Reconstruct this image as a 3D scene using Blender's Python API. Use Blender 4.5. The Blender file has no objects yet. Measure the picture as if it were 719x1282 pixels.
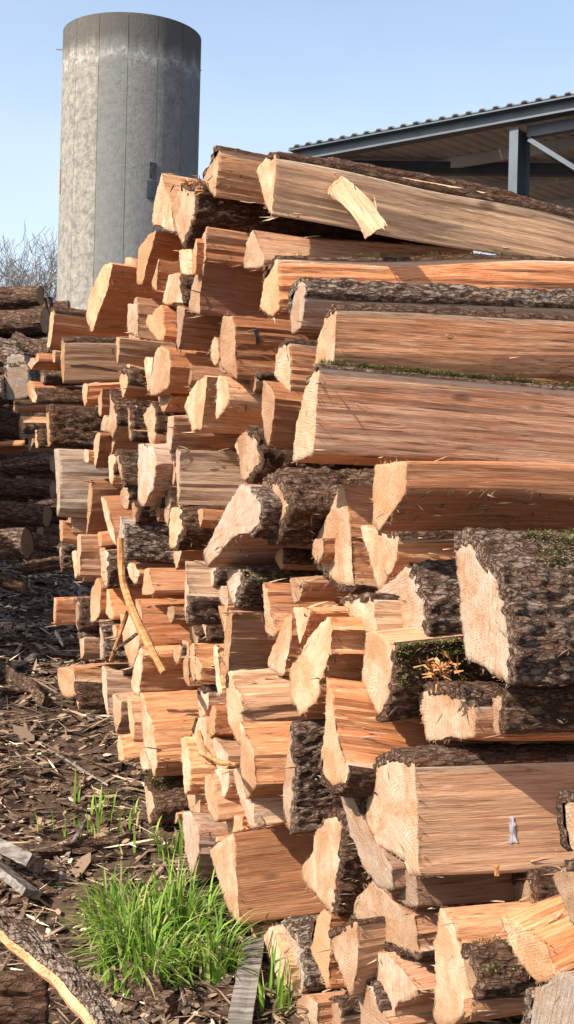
import bpy, bmesh, math, random
from mathutils import Vector, Matrix, noise
S = bpy.context.scene
COL = S.collection
R = math.radians
random.seed(7)

# ------------------------------------------------------------------ camera
F = 1700.0                       # focal length in pixels of the 719 x 1282 photograph
CAMZ = 1.6
cam_d = bpy.data.cameras.new('camera')
cam = bpy.data.objects.new('camera', cam_d); COL.objects.link(cam)
cam.location = (0, 0, CAMZ)
cam.rotation_euler = (R(90.13), R(-1.4), 0)
cam_d.sensor_fit = 'VERTICAL'; cam_d.sensor_height = 24; cam_d.lens = F/1282*24
cam_d.clip_start = 0.05; cam_d.clip_end = 3000
S.camera = cam
CM = cam.rotation_euler.to_matrix()

# ------------------------------------------------------------------ world, sun, exposure
SUN_AZ = 215.5                   # direction the sun stands in, counter-clockwise from +X
SUN_EL = 38.0
w = bpy.data.worlds.new('World'); S.world = w; w.use_nodes = True
nt = w.node_tree; nt.nodes.clear()
wo = nt.nodes.new('ShaderNodeOutputWorld'); bg = nt.nodes.new('ShaderNodeBackground')
sky = nt.nodes.new('ShaderNodeTexSky'); sky.sky_type = 'NISHITA'; sky.sun_disc = False
sky.sun_elevation = R(SUN_EL); sky.sun_rotation = R(90-SUN_AZ)
sky.air_density = 1.0; sky.dust_density = 2.2; sky.ozone_density = 1.3; sky.altitude = 100
bg.inputs['Strength'].default_value = 0.115
# thin high haze: the sky pales towards the horizon and in a soft veil on the left
tc = nt.nodes.new('ShaderNodeTexCoord'); sp = nt.nodes.new('ShaderNodeSeparateXYZ'); nt.links.new(tc.outputs['Generated'], sp.inputs[0])
mr = nt.nodes.new('ShaderNodeMapRange'); mr.inputs[1].default_value = 0.42; mr.inputs[2].default_value = 0.02; mr.inputs[3].default_value = 0.12; mr.inputs[4].default_value = 0.80
nt.links.new(sp.outputs[2], mr.inputs[0])
mp = nt.nodes.new('ShaderNodeMapping'); mp.inputs['Scale'].default_value = (2.2, 2.2, 5.0); nt.links.new(tc.outputs['Generated'], mp.inputs[0])
nz = nt.nodes.new('ShaderNodeTexNoise'); nz.inputs['Scale'].default_value = 1.3; nz.inputs['Detail'].default_value = 6; nt.links.new(mp.outputs[0], nz.inputs['Vector'])
mu = nt.nodes.new('ShaderNodeMath'); mu.operation = 'MULTIPLY_ADD'; mu.use_clamp = True; nt.links.new(nz.outputs['Fac'], mu.inputs[0]); mu.inputs[1].default_value = 0.5; nt.links.new(mr.outputs[0], mu.inputs[2])
sb = nt.nodes.new('ShaderNodeMath'); sb.operation = 'SUBTRACT'; sb.use_clamp = True; nt.links.new(mu.outputs[0], sb.inputs[0]); sb.inputs[1].default_value = 0.25
hz = nt.nodes.new('ShaderNodeMix'); hz.data_type = 'RGBA'; nt.links.new(sb.outputs[0], hz.inputs[0]); nt.links.new(sky.outputs[0], hz.inputs[6]); hz.inputs[7].default_value = (4.3, 4.9, 5.4, 1)
nt.links.new(hz.outputs[2], bg.inputs[0]); nt.links.new(bg.outputs[0], wo.inputs[0])
sd = bpy.data.lights.new('sun', 'SUN'); sd.energy = 5.0; sd.angle = R(0.53); sd.color = (1.0, 0.93, 0.82)
sun = bpy.data.objects.new('sun', sd); COL.objects.link(sun)
sv = Vector((math.cos(R(SUN_AZ))*math.cos(R(SUN_EL)), math.sin(R(SUN_AZ))*math.cos(R(SUN_EL)), math.sin(R(SUN_EL))))
sun.rotation_euler = sv.to_track_quat('Z', 'Y').to_euler()
S.view_settings.view_transform = 'Standard'; S.view_settings.look = 'None'
S.view_settings.exposure = 1.04; S.view_settings.gamma = 1
S.render.engine = 'CYCLES'
S.cycles.max_bounces = 8; S.cycles.diffuse_bounces = 5

# ------------------------------------------------------------------ node helper
def mat(name):
    m = bpy.data.materials.new(name); m.use_nodes = True
    n = m.node_tree; n.nodes.clear()
    out = n.nodes.new('ShaderNodeOutputMaterial'); b = n.nodes.new('ShaderNodeBsdfPrincipled')
    n.links.new(b.outputs[0], out.inputs[0])
    return m, n, b
def lk(n, a, b): n.links.new(a, b)
def val(n, x):
    if isinstance(x, (int, float)):
        v = n.nodes.new('ShaderNodeValue'); v.outputs[0].default_value = x; return v.outputs[0]
    return x
def math_(n, op, a, b=0.0, clamp=False):
    m = n.nodes.new('ShaderNodeMath'); m.operation = op; m.use_clamp = clamp
    for i, x in enumerate((a, b)):
        if isinstance(x, (int, float)): m.inputs[i].default_value = x
        else: lk(n, x, m.inputs[i])
    return m.outputs[0]
def mix(n, f, a, b, mode='MIX'):
    m = n.nodes.new('ShaderNodeMix'); m.data_type = 'RGBA'; m.blend_type = mode; m.clamp_factor = True
    if isinstance(f, (int, float)): m.inputs[0].default_value = f
    else: lk(n, f, m.inputs[0])
    for i, x in ((6, a), (7, b)):
        if isinstance(x, tuple): m.inputs[i].default_value = (*x[:3], 1)
        else: lk(n, x, m.inputs[i])
    return m.outputs[2]
def ramp(n, x, p0, p1):
    m = n.nodes.new('ShaderNodeMapRange'); m.inputs[1].default_value = p0; m.inputs[2].default_value = p1
    m.interpolation_type = 'SMOOTHSTEP'
    lk(n, x, m.inputs[0]); return m.outputs[0]
def coords(n, scale, kind='Object', rot=(0,0,0), rnd=True):
    tc = n.nodes.new('ShaderNodeTexCoord'); mp = n.nodes.new('ShaderNodeMapping')
    mp.inputs['Scale'].default_value = scale; mp.inputs['Rotation'].default_value = rot
    if rnd:
        oi = n.nodes.new('ShaderNodeObjectInfo')
        add = n.nodes.new('ShaderNodeVectorMath'); add.operation = 'MULTIPLY_ADD'
        lk(n, oi.outputs['Random'], add.inputs[0]); add.inputs[1].default_value = (37, 0, 0)
        lk(n, tc.outputs[kind], add.inputs[2]); lk(n, add.outputs[0], mp.inputs[0])
    else: lk(n, tc.outputs[kind], mp.inputs[0])
    return mp.outputs[0]
def noi(n, vec, scale=1.0, detail=5, rough=0.55, dist=0.0):
    t = n.nodes.new('ShaderNodeTexNoise'); t.inputs['Scale'].default_value = scale
    t.inputs['Detail'].default_value = detail; t.inputs['Roughness'].default_value = rough; t.inputs['Distortion'].default_value = dist
    lk(n, vec, t.inputs['Vector']); return t.outputs['Fac']
def bump(n, b, h, strength, dist):
    bm = n.nodes.new('ShaderNodeBump'); bm.inputs['Strength'].default_value = strength; bm.inputs['Distance'].default_value = dist
    lk(n, h, bm.inputs['Height']); lk(n, bm.outputs[0], b.inputs['Normal'])
def objcol(n):
    oi = n.nodes.new('ShaderNodeObjectInfo'); s = n.nodes.new('ShaderNodeSeparateColor')
    lk(n, oi.outputs['Color'], s.inputs[0]); return s.outputs[0], s.outputs[1], s.outputs[2], oi.outputs['Random']
def radius(n, sx=0):
    tc = n.nodes.new('ShaderNodeTexCoord'); sp = n.nodes.new('ShaderNodeSeparateXYZ'); lk(n, tc.outputs['Object'], sp.inputs[0])
    y2 = math_(n, 'MULTIPLY', sp.outputs[1], sp.outputs[1]); z2 = math_(n, 'MULTIPLY', sp.outputs[2], sp.outputs[2])
    return math_(n, 'SQRT', math_(n, 'ADD', y2, z2)), sp

# object colour carries the tint of a piece: red = weathered grey, green = redness, blue = brightness
def wood_side():
    m, n, b = mat('split_wood_side')
    g, r, br, rnd = objcol(n)
    warp = noi(n, coords(n, (2.5, 9, 9)), 1, 3, 0.5)
    streak = noi(n, coords(n, (3.2, 75, 75)), 1, 6, 0.68, 0.5)
    fine = noi(n, coords(n, (9, 330, 330)), 1, 4, 0.7, 0.2)
    big = noi(n, coords(n, (1.6, 9, 9)), 1, 5, 0.6, 0.8)
    rad, sp = radius(n)
    rr = math_(n, 'ADD', math_(n, 'MULTIPLY', rad, 620), math_(n, 'MULTIPLY', warp, 40))
    ring = ramp(n, math_(n, 'SINE', rr), 0.1, 1.0)
    base = mix(n, ramp(n, big, 0.3, 0.72), (0.45, 0.175, 0.065), (0.63, 0.325, 0.155))
    base = mix(n, math_(n, 'MULTIPLY', r, 0.75), base, (0.58, 0.175, 0.058))
    base = mix(n, math_(n, 'MULTIPLY', ramp(n, streak, 0.45, 0.72), 0.45), base, (0.66, 0.40, 0.22))
    base = mix(n, math_(n, 'MULTIPLY', ramp(n, streak, 0.46, 0.28), 0.38), base, (0.16, 0.058, 0.025))
    base = mix(n, math_(n, 'MULTIPLY', ramp(n, fine, 0.50, 0.34), 0.42), base, (0.20, 0.08, 0.035))
    base = mix(n, math_(n, 'MULTIPLY', ramp(n, fine, 0.60, 0.75), 0.35), base, (0.72, 0.47, 0.28))
    base = mix(n, math_(n, 'MULTIPLY', ring, 0.20), base, (0.26, 0.11, 0.05))
    at = n.nodes.new('ShaderNodeAttribute'); at.attribute_name = 'sap'
    base = mix(n, math_(n, 'MULTIPLY', at.outputs['Fac'], 0.85), base, (0.70, 0.54, 0.38))
    base = mix(n, math_(n, 'MULTIPLY', g, ramp(n, big, 0.15, 0.6)), base, mix(n, ramp(n, streak, 0.35, 0.6), (0.22, 0.18, 0.155), (0.44, 0.385, 0.34)))
    fib = noi(n, coords(n, (5, 150, 150)), 1, 3, 0.55, 0.8)
    base = mix(n, math_(n, 'MULTIPLY', ramp(n, fib, 0.60, 0.65), 0.75), base, (0.14, 0.055, 0.025))
    base = mix(n, math_(n, 'MULTIPLY', ramp(n, fib, 0.40, 0.35), 0.55), base, (0.74, 0.50, 0.31))
    hue = n.nodes.new('ShaderNodeTexWhiteNoise'); hue.noise_dimensions = '1D'; lk(n, math_(n, 'MULTIPLY', rnd, 91.7), hue.inputs['W'])
    base = mix(n, math_(n, 'MULTIPLY', ramp(n, hue.outputs['Value'], 0.55, 0.95), 0.58), base, mix(n, ramp(n, streak, 0.3, 0.6), (0.26, 0.155, 0.095), (0.56, 0.39, 0.25)))
    base = mix(n, math_(n, 'MULTIPLY', ramp(n, hue.outputs['Value'], 0.3, 0.0), 0.6), base, (0.25, 0.095, 0.045))
    knot = n.nodes.new('ShaderNodeTexVoronoi'); knot.inputs['Scale'].default_value = 1; lk(n, coords(n, (2.2, 7, 7)), knot.inputs['Vector'])
    base = mix(n, math_(n, 'MULTIPLY', ramp(n, knot.outputs['Distance'], 0.13, 0.05), 0.75), base, (0.12, 0.05, 0.025))
    stain = noi(n, coords(n, (5, 16, 16)), 1, 7, 0.75)
    base = mix(n, math_(n, 'MULTIPLY', ramp(n, stain, 0.60, 0.74), 0.8), base, (0.13, 0.06, 0.035))
    speck = noi(n, coords(n, (60, 90, 90)), 1, 3, 0.6)
    base = mix(n, math_(n, 'MULTIPLY', ramp(n, speck, 0.70, 0.76), 0.7), base, (0.74, 0.58, 0.40))
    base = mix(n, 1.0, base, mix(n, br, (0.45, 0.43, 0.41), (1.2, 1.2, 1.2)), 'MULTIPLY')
    lk(n, base, b.inputs['Base Color']); b.inputs['Roughness'].default_value = 0.7
    b.inputs['Specular IOR Level'].default_value = 0.3
    h = math_(n, 'ADD', math_(n, 'ADD', math_(n, 'MULTIPLY', streak, 0.7), math_(n, 'MULTIPLY', fine, 0.6)), math_(n, 'ADD', math_(n, 'MULTIPLY', big, 0.4), math_(n, 'MULTIPLY', fib, -0.5)))
    bump(n, b, h, 0.75, 0.007)
    return m
def wood_end():
    m, n, b = mat('sawn_wood_end')
    g, r, br, rnd = objcol(n)
    rad, sp = radius(n)
    ndist = noi(n, coords(n, (3, 7, 7)), 1, 3, 0.5)
    rr = math_(n, 'ADD', math_(n, 'MULTIPLY', rad, 850), math_(n, 'MULTIPLY', ndist, 60))
    ring = ramp(n, math_(n, 'SINE', rr), -0.1, 1.0)
    tc = n.nodes.new('ShaderNodeTexCoord'); vr = n.nodes.new('ShaderNodeVectorRotate'); vr.rotation_type = 'X_AXIS'
    lk(n, tc.outputs['Object'], vr.inputs['Vector']); lk(n, math_(n, 'MULTIPLY', rnd, 3.1), vr.inputs['Angle'])
    def sc_(s):
        m_ = n.nodes.new('ShaderNodeMapping'); m_.inputs['Scale'].default_value = s; lk(n, vr.outputs[0], m_.inputs[0]); return m_.outputs[0]
    saw = noi(n, sc_((20, 240, 12)), 1, 5, 0.75, 0.15)
    saw2 = noi(n, sc_((20, 60, 40)), 1, 6, 0.75, 0.4)
    blot = noi(n, coords(n, (8, 8, 8)), 1, 7, 0.68, 0.5)
    speck = noi(n, coords(n, (110, 110, 110)), 1, 5, 0.75)
    base = mix(n, ramp(n, blot, 0.34, 0.66), (0.43, 0.235, 0.12), (0.68, 0.515, 0.375))
    base = mix(n, math_(n, 'MULTIPLY', r, 0.8), base, (0.55, 0.29, 0.14))
    core = math_(n, 'MULTIPLY', ramp(n, math_(n, 'ADD', rad, math_(n, 'MULTIPLY', blot, 0.08)), 0.17, 0.10), ramp(n, rnd, 0.45, 0.6))
    base = mix(n, math_(n, 'MULTIPLY', core, 0.6), base, (0.42, 0.20, 0.095))
    base = mix(n, math_(n, 'MULTIPLY', ring, 0.55), base, (0.33, 0.17, 0.085))
    base = mix(n, math_(n, 'MULTIPLY', ramp(n, saw, 0.56, 0.36), 0.50), base, (0.30, 0.165, 0.09))
    base = mix(n, math_(n, 'MULTIPLY', ramp(n, saw2, 0.46, 0.30), 0.45), base, (0.38, 0.22, 0.13))
    base = mix(n, math_(n, 'MULTIPLY', ramp(n, speck, 0.55, 0.72), 0.40), base, (0.80, 0.68, 0.54))
    base = mix(n, math_(n, 'MULTIPLY', g, ramp(n, blot, 0.25, 0.6)), base, mix(n, ramp(n, saw, 0.35, 0.6), (0.22, 0.175, 0.15), (0.46, 0.40, 0.35)))
    ang = math_(n, 'ARCTAN2', sp.outputs[2], sp.outputs[1]); cv = n.nodes.new('ShaderNodeCombineXYZ')
    lk(n, math_(n, 'MULTIPLY', ang, 9.0), cv.inputs[0]); lk(n, math_(n, 'MULTIPLY', rad, 7.0), cv.inputs[1]); lk(n, math_(n, 'MULTIPLY', rnd, 50.0), cv.inputs[2])
    crack = noi(n, cv.outputs[0], 1, 5, 0.6, 0.2)
    base = mix(n, math_(n, 'MULTIPLY', ramp(n, crack, 0.655, 0.70), 0.85), base, (0.14, 0.07, 0.035))
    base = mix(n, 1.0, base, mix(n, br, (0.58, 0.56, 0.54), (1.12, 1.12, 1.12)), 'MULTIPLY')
    lk(n, base, b.inputs['Base Color']); b.inputs['Roughness'].default_value = 0.85
    b.inputs['Specular IOR Level'].default_value = 0.15
    h = math_(n, 'ADD', math_(n, 'ADD', saw, math_(n, 'MULTIPLY', saw2, 0.6)), math_(n, 'MULTIPLY', speck, 0.8))
    bump(n, b, h, 1.0, 0.007)
    return m
def bark_mat():
    m, n, b = mat('rough_bark')
    g, r, br, rnd = objcol(n)
    pl = noi(n, coords(n, (22, 75, 75)), 1, 7, 0.7, 0.8)
    big = noi(n, coords(n, (4, 11, 11)), 1, 5, 0.65)
    fine = noi(n, coords(n, (130, 200, 200)), 1, 5, 0.75)
    vo = n.nodes.new('ShaderNodeTexVoronoi'); vo.feature = 'DISTANCE_TO_EDGE'; vo.inputs['Scale'].default_value = 1
    vc = coords(n, (17, 52, 52)); wv = n.nodes.new('ShaderNodeTexNoise'); wv.inputs['Scale'].default_value = 1.3; wv.inputs['Detail'].default_value = 5; lk(n, vc, wv.inputs['Vector'])
    va = n.nodes.new('ShaderNodeVectorMath'); va.operation = 'MULTIPLY_ADD'; lk(n, wv.outputs['Color'], va.inputs[0]); va.inputs[1].default_value = (1.6, 1.6, 1.6); lk(n, vc, va.inputs[2]); lk(n, va.outputs[0], vo.inputs['Vector'])
    plate = ramp(n, vo.outputs['Distance'], 0.0, 0.16)
    base = mix(n, ramp(n, pl, 0.34, 0.66), (0.06, 0.030, 0.018), (0.185, 0.105, 0.064))
    base = mix(n, math_(n, 'MULTIPLY', ramp(n, big, 0.47, 0.66), ramp(n, pl, 0.42, 0.60)), base, (0.27, 0.175, 0.12))
    base = mix(n, math_(n, 'MULTIPLY', ramp(n, big, 0.45, 0.32), 0.75), base, (0.19, 0.072, 0.033))
    base = mix(n, math_(n, 'MULTIPLY', g, ramp(n, pl, 0.42, 0.56)), base, (0.42, 0.345, 0.28))
    base = mix(n, math_(n, 'MULTIPLY', ramp(n, fine, 0.54, 0.75), 0.28), base, (0.34, 0.24, 0.175))
    base = mix(n, math_(n, 'MULTIPLY', ramp(n, fine, 0.46, 0.32), 0.35), base, (0.035, 0.018, 0.012))
    lk(n, base, b.inputs['Base Color']); b.inputs['Roughness'].default_value = 0.9
    b.inputs['Specular IOR Level'].default_value = 0.15
    base = mix(n, math_(n, 'MULTIPLY', math_(n, 'SUBTRACT', 1.0, plate), 0.75), base, (0.075, 0.03, 0.016))
    lk(n, base, b.inputs['Base Color'])
    bump(n, b, math_(n, 'ADD', math_(n, 'ADD', math_(n, 'MULTIPLY', pl, 0.7), math_(n, 'MULTIPLY', plate, 0.55)), math_(n, 'MULTIPLY', fine, 0.4)), 1.0, 0.020)
    return m
def simple(name, c1, c2, scale=(8,8,8), lo=0.35, hi=0.65, rough=0.8, bs=0.5, bd=0.01, metal=0.0, spec=0.3, rnd=True, detail=6):
    m, n, b = mat(name)
    f = noi(n, coords(n, scale, rnd=rnd), 1, detail, 0.6, 0.2)
    lk(n, mix(n, ramp(n, f, lo, hi), c1, c2), b.inputs['Base Color'])
    b.inputs['Roughness'].default_value = rough; b.inputs['Metallic'].default_value = metal
    b.inputs['Specular IOR Level'].default_value = spec
    if bs: bump(n, b, f, bs, bd)
    return m
M = {}
M['side'] = wood_side(); M['end'] = wood_end(); M['bark'] = bark_mat()
def leafy(name, ca, cb, cc=None, trans=0.3):
    m, n, b = mat(name)
    at = n.nodes.new('ShaderNodeAttribute'); at.attribute_name = 'tone'
    c = mix(n, at.outputs['Fac'], ca, cb)
    if cc: c = mix(n, ramp(n, at.outputs['Fac'], 0.86, 0.95), c, cc)
    lk(n, c, b.inputs['Base Color']); b.inputs['Roughness'].default_value = 0.6
    b.inputs['Specular IOR Level'].default_value = 0.3
    out = [x for x in n.nodes if x.type == 'OUTPUT_MATERIAL'][0]
    tr = n.nodes.new('ShaderNodeBsdfTranslucent'); lk(n, c, tr.inputs[0])
    ms = n.nodes.new('ShaderNodeMixShader'); ms.inputs[0].default_value = trans
    lk(n, b.outputs[0], ms.inputs[1]); lk(n, tr.outputs[0], ms.inputs[2]); lk(n, ms.outputs[0], out.inputs[0])
    return m
M['moss'] = leafy('moss_fronds', (0.045, 0.05, 0.012), (0.20, 0.19, 0.045), (0.30, 0.21, 0.09))
M['grass'] = leafy('grass_blades', (0.08, 0.19, 0.02), (0.33, 0.47, 0.07), (0.42, 0.38, 0.18), 0.4)
M['chips'] = leafy('bark_chip_litter', (0.055, 0.032, 0.021), (0.34, 0.225, 0.145), (0.66, 0.52, 0.36), 0.0)
M['dirt'] = simple('dark_litter_soil', (0.025, 0.015, 0.010), (0.09, 0.055, 0.036), (9,9,9), rough=0.95, bs=1, bd=0.04, spec=0.1, rnd=False, detail=9)
M['steel'] = simple('grey_painted_steel', (0.04, 0.052, 0.066), (0.06, 0.078, 0.098), (3,3,3), rough=0.45, bs=0.05, spec=0.5)
M['steel_dark'] = simple('dark_steel', (0.035, 0.04, 0.05), (0.06, 0.065, 0.075), (3,3,3), rough=0.5, bs=0.05)
M['sheet'] = simple('grey_roof_sheet', (0.42, 0.415, 0.40), (0.52, 0.51, 0.49), (2,2,2), rough=0.6, bs=0.05, rnd=False)  # paler than roof_top: light bounced under the roof is put into the colour
M['roof_top'] = simple('dark_roof_top', (0.07, 0.08, 0.09), (0.12, 0.13, 0.14), (2,2,2), rough=0.6, bs=0.05, rnd=False)
M['rust'] = simple('rusty_iron', (0.16, 0.07, 0.03), (0.30, 0.16, 0.08), (12,12,12), rough=0.8)
M['paint'] = simple('white_lilac_paint', (0.34, 0.32, 0.34), (0.60, 0.60, 0.66), (60,60,60), rough=0.6, bs=0.3, bd=0.001)
M['twig'] = simple('bare_branch_bark', (0.10, 0.085, 0.075), (0.17, 0.145, 0.13), (5,5,5), rough=0.9, bs=0)  # greyish tone stands in for the haze of distance
M['oldwood'] = simple('grey_weathered_board', (0.075, 0.06, 0.05), (0.22, 0.19, 0.165), (3,45,45), rough=0.85, bs=0.8, bd=0.005)
M['stick'] = simple('peeled_stick', (0.24, 0.095, 0.03), (0.40, 0.19, 0.075), (3,50,50), rough=0.7, bs=0.5, bd=0.003)
M['hole'] = simple('dark_shutter', (0.02, 0.022, 0.025), (0.05, 0.055, 0.06), (6,6,6), rough=0.6, bs=0)
def concrete():
    m, n, b = mat('stained_concrete')
    tc = n.nodes.new('ShaderNodeTexCoord'); sp = n.nodes.new('ShaderNodeSeparateXYZ'); lk(n, tc.outputs['Object'], sp.inputs[0])
    big = noi(n, coords(n, (0.5, 0.5, 0.12), rnd=False), 1, 6, 0.6, 0.5)
    vert = noi(n, coords(n, (1.1, 1.1, 0.10)), 1, 6, 0.65, 0.3)
    fine = noi(n, coords(n, (3.2, 3.2, 3.2), rnd=False), 1, 9, 0.82, 0.0)
    at = n.nodes.new('ShaderNodeAttribute'); at.attribute_name = 'tone'
    base = mix(n, ramp(n, fine, 0.35, 0.65), (0.125, 0.115, 0.10), (0.30, 0.275, 0.235))
    base = mix(n, math_(n, 'MULTIPLY', math_(n, 'MULTIPLY', at.outputs['Fac'], ramp(n, fine, 0.2, 0.55)), 0.85), base, (0.13, 0.135, 0.14))
    base = mix(n, math_(n, 'MULTIPLY', ramp(n, vert, 0.55, 0.80), 0.35), base, (0.14, 0.135, 0.13))
    z = math_(n, 'ADD', sp.outputs[2], math_(n, 'MULTIPLY', math_(n, 'SUBTRACT', vert, 0.5), 1.6))
    # sooty band under the rim and a thin pale lime line below it (heights in metres from the silo's foot)
    base = mix(n, math_(n, 'MULTIPLY', ramp(n, z, SILO_H-2.7, SILO_H-1.9), 0.85), base, (0.075, 0.068, 0.062))
    lime = math_(n, 'MULTIPLY', ramp(n, z, SILO_H-3.2, SILO_H-2.95), ramp(n, z, SILO_H-2.5, SILO_H-2.8))
    base = mix(n, math_(n, 'MULTIPLY', math_(n, 'MULTIPLY', lime, ramp(n, fine, 0.42, 0.6)), 0.4), base, (0.48, 0.45, 0.41))
    lk(n, base, b.inputs['Base Color']); b.inputs['Roughness'].default_value = 0.92
    b.inputs['Specular IOR Level'].default_value = 0.15
    bump(n, b, fine, 0.6, 0.10)
    return m
SILO_D = 62.0
SILO_R = 86/F*SILO_D
SILO_H = 23.25
M['concrete'] = concrete()

# ------------------------------------------------------------------ object helpers
def tag(o, label=None, cat=None, group=None, kind=None):
    if label: o['label'] = label
    if cat: o['category'] = cat
    if group: o['group'] = group
    if kind: o['kind'] = kind
    return o
def empty(name, loc):
    o = bpy.data.objects.new(name, None); COL.objects.link(o); o.location = loc; o.empty_display_size = 0.1
    return o
def mesh_obj(name, vs, fs, mats, parent=None, mi=None, smooth=False, mw=None, attr=None):
    me = bpy.data.meshes.new(name); me.from_pydata([tuple(v) for v in vs], [], fs)
    for m in mats: me.materials.append(m)
    if mi: me.polygons.foreach_set('material_index', mi)
    if smooth: me.polygons.foreach_set('use_smooth', [True]*len(me.polygons))
    if attr:
        for k, a in attr.items():
            at = me.attributes.new(k, 'FLOAT', 'POINT'); at.data.foreach_set('value', a)
    me.update()
    o = bpy.data.objects.new(name, me); COL.objects.link(o)
    if parent: o.parent = parent
    if mw is not None: o.matrix_world = mw
    return o
def ray(px, py):
    d = CM @ Vector(((px-359.5)/F, -(py-641.0)/F, -1.0)); return d/d.y     # per metre of Y
def at(px, py, Y): return Vector((0, 0, CAMZ)) + ray(px, py)*Y
def ground_z(x, y):
    z = 0.225*(y-4.3) if y < 8 else 0.8325 + 0.10*(min(y, 12)-8)
    if y < 4.3: z = 0.225*(y-4.3)*0.8
    return z
def at_ground(px, py):
    Y = 1.5
    while Y < 60:
        p = at(px, py, Y)
        if p.z <= ground_z(p.x, p.y): return p
        Y += 0.01
    return at(px, py, 12)
def tube(path, radii, nseg=8, jit=0.0, sd=0):
    vs, fs = [], []
    n = len(path)
    for i, p in enumerate(path):
        t = (path[min(i+1, n-1)] - path[max(i-1, 0)]).normalized()
        u = t.cross(Vector((0.13, 0.2, 1))).normalized(); v = t.cross(u)
        for k in range(nseg):
            a = 2*math.pi*k/nseg
            r = radii[i]*(1 + jit*noise.noise(Vector((k*0.9+sd, i*0.45, sd*1.7))))
            vs.append(p + u*(math.cos(a)*r) + v*(math.sin(a)*r))
    for i in range(n-1):
        for k in range(nseg):
            a, b = i*nseg+k, i*nseg+(k+1) % nseg
            fs.append((a, b, b+nseg, a+nseg))
    fs.append(tuple(range(nseg-1, -1, -1))); fs.append(tuple((n-1)*nseg+k for k in range(nseg)))
    return vs, fs
def box(c, ex, ey, ez):
    vs = [c + ex*i + ey*j + ez*k for i in (-1, 1) for j in (-1, 1) for k in (-1, 1)]
    fs = [(0,1,3,2), (4,6,7,5), (0,4,5,1), (2,3,7,6), (0,2,6,4), (1,5,7,3)]
    return vs, fs
def join(parts):
    V, Fc = [], []
    for vs, fs in parts:
        o = len(V); V += vs; Fc += [tuple(i+o for i in f) for f in fs]
    return V, Fc

# ------------------------------------------------------------------ silo, shed, trees
# ------------------------------------------------------------------ ground
def ground_mesh():
    xs = [-900,-400,-200,-100,-50,-25,-14,-9,-7]; x = -6.0
    while x < 3.0: xs.append(x); x += 0.05
    xs += [3,4,5,7,10,16,25,50,100,200,400,900]
    ys = [-30,-10,-3,0,1.0,1.6]; y = 2.0
    while y < 11.0: ys.append(y); y += 0.05
    ys += [11,12,13,15,18,25,40,70,120,250,500,1200]
    vs = []
    for y in ys:
        for x in xs:
            z = ground_z(x, y)
            if -6 <= x <= 3 and 2 <= y <= 11:
                z += 0.045*noise.noise(Vector((x*1.7, y*1.7, 3)))+0.022*noise.noise(Vector((x*6, y*6, 8)))+0.014*abs(noise.noise(Vector((x*17, y*17, 1))))
            vs.append((x, y, z))
    nx = len(xs)
    fs = [(j*nx+i, j*nx+i+1, (j+1)*nx+i+1, (j+1)*nx+i) for j in range(len(ys)-1) for i in range(nx-1)]
    o = mesh_obj('ground', vs, fs, [M['dirt']], smooth=True); o['kind'] = 'structure'
ground_mesh()
# ------------------------------------------------------------------ silo
def silo():
    c = at(157.5, 400, SILO_D); cx, cy = c.x, c.y; zb = 1.0
    root = empty('concrete_silo', (cx, cy, zb)); tag(root, 'tall round concrete silo of upright panels, stained dark at its rim, behind the log pile', 'silo')
    def arc(r0, r1, a0, a1, z0, z1, n=8, nz=1):
        vs, fs = [], []
        for k in range(n+1):
            a = a0+(a1-a0)*k/n
            for r in (r0, r1):
                for z in (z0, z1): vs.append((math.cos(a)*r, math.sin(a)*r, z))
        for k in range(n):
            b = k*4
            fs += [(b+2,b+6,b+7,b+3), (b,b+1,b+5,b+4), (b+1,b+3,b+7,b+5), (b,b+4,b+6,b+2)]
        fs += [(0,2,3,1), (n*4,n*4+1,n*4+3,n*4+2)]
        return vs, fs
    def part(name, vf, m, **kw):
        o = mesh_obj(name, vf[0], vf[1], [m], parent=root, **kw); return o
    H = SILO_H-zb; Rr = SILO_R
    core = part('silo_core', arc(Rr-1.0, Rr-0.10, 0, 2*math.pi, 0, H-0.05, 64), M['concrete'], attr=None)
    N = 15; off = R(-82.3-3.3)+0.0
    # joint angles measured from the photo: the joint nearest the middle lies 3.3 degrees left of the silo's centre line
    face = math.atan2(-cy, -cx)
    for k in range(N):
        a0 = face + R(3.3)*-1 + k*2*math.pi/N; g = 0.0028
        vs, fs = arc(Rr-0.12, Rr, a0+g, a0+2*math.pi/N-g, 0, H, 8)
        t = [0.75, 0.6, 0.85, 0.9, 0.5, 0.3, 0.1, 0.1, 0.2, 0.1, 0.1, 0.1, 0.1, 0.05, 0.85][k]
        part('wall_panel', (vs, fs), M['concrete'], attr={'tone': [t]*len(vs)})
    # shutters
    def plate(px0, px1, y0, y1, m, name, out=0.03):
        a = []
        for px in (px0, px1):
            u = (px-160)/86*1.0; a.append(face + math.asin(max(-.98, min(.98, u))))
        z0 = at(px0, y1, SILO_D-Rr).z-zb; z1 = at(px0, y0, SILO_D-Rr).z-zb
        part(name, arc(Rr-0.05, Rr+out, min(a), max(a), z0, z1, 4), m)
    plate(184, 192, 201, 221, M['hole'], 'shutter', 0.02)
    plate(181, 193, 224, 246, M['steel_dark'], 'hatch', 0.05)
    plate(75.5, 77, 198, 228, M['rust'], 'rust_bracket', 0.03)
    for px, y in ((73, 62), (250, 88)):
        p = at(px, y, SILO_D) - Vector((cx, cy, zb)); s = -1 if px < 160 else 1
        vs, fs = box(p+Vector((-s*0.05, 0, 0)), Vector((.13,0,0)), Vector((0,.03,0)), Vector((0,0,.02)))
        part('lifting_hook', (vs, fs), M['rust'])
silo()
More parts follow.
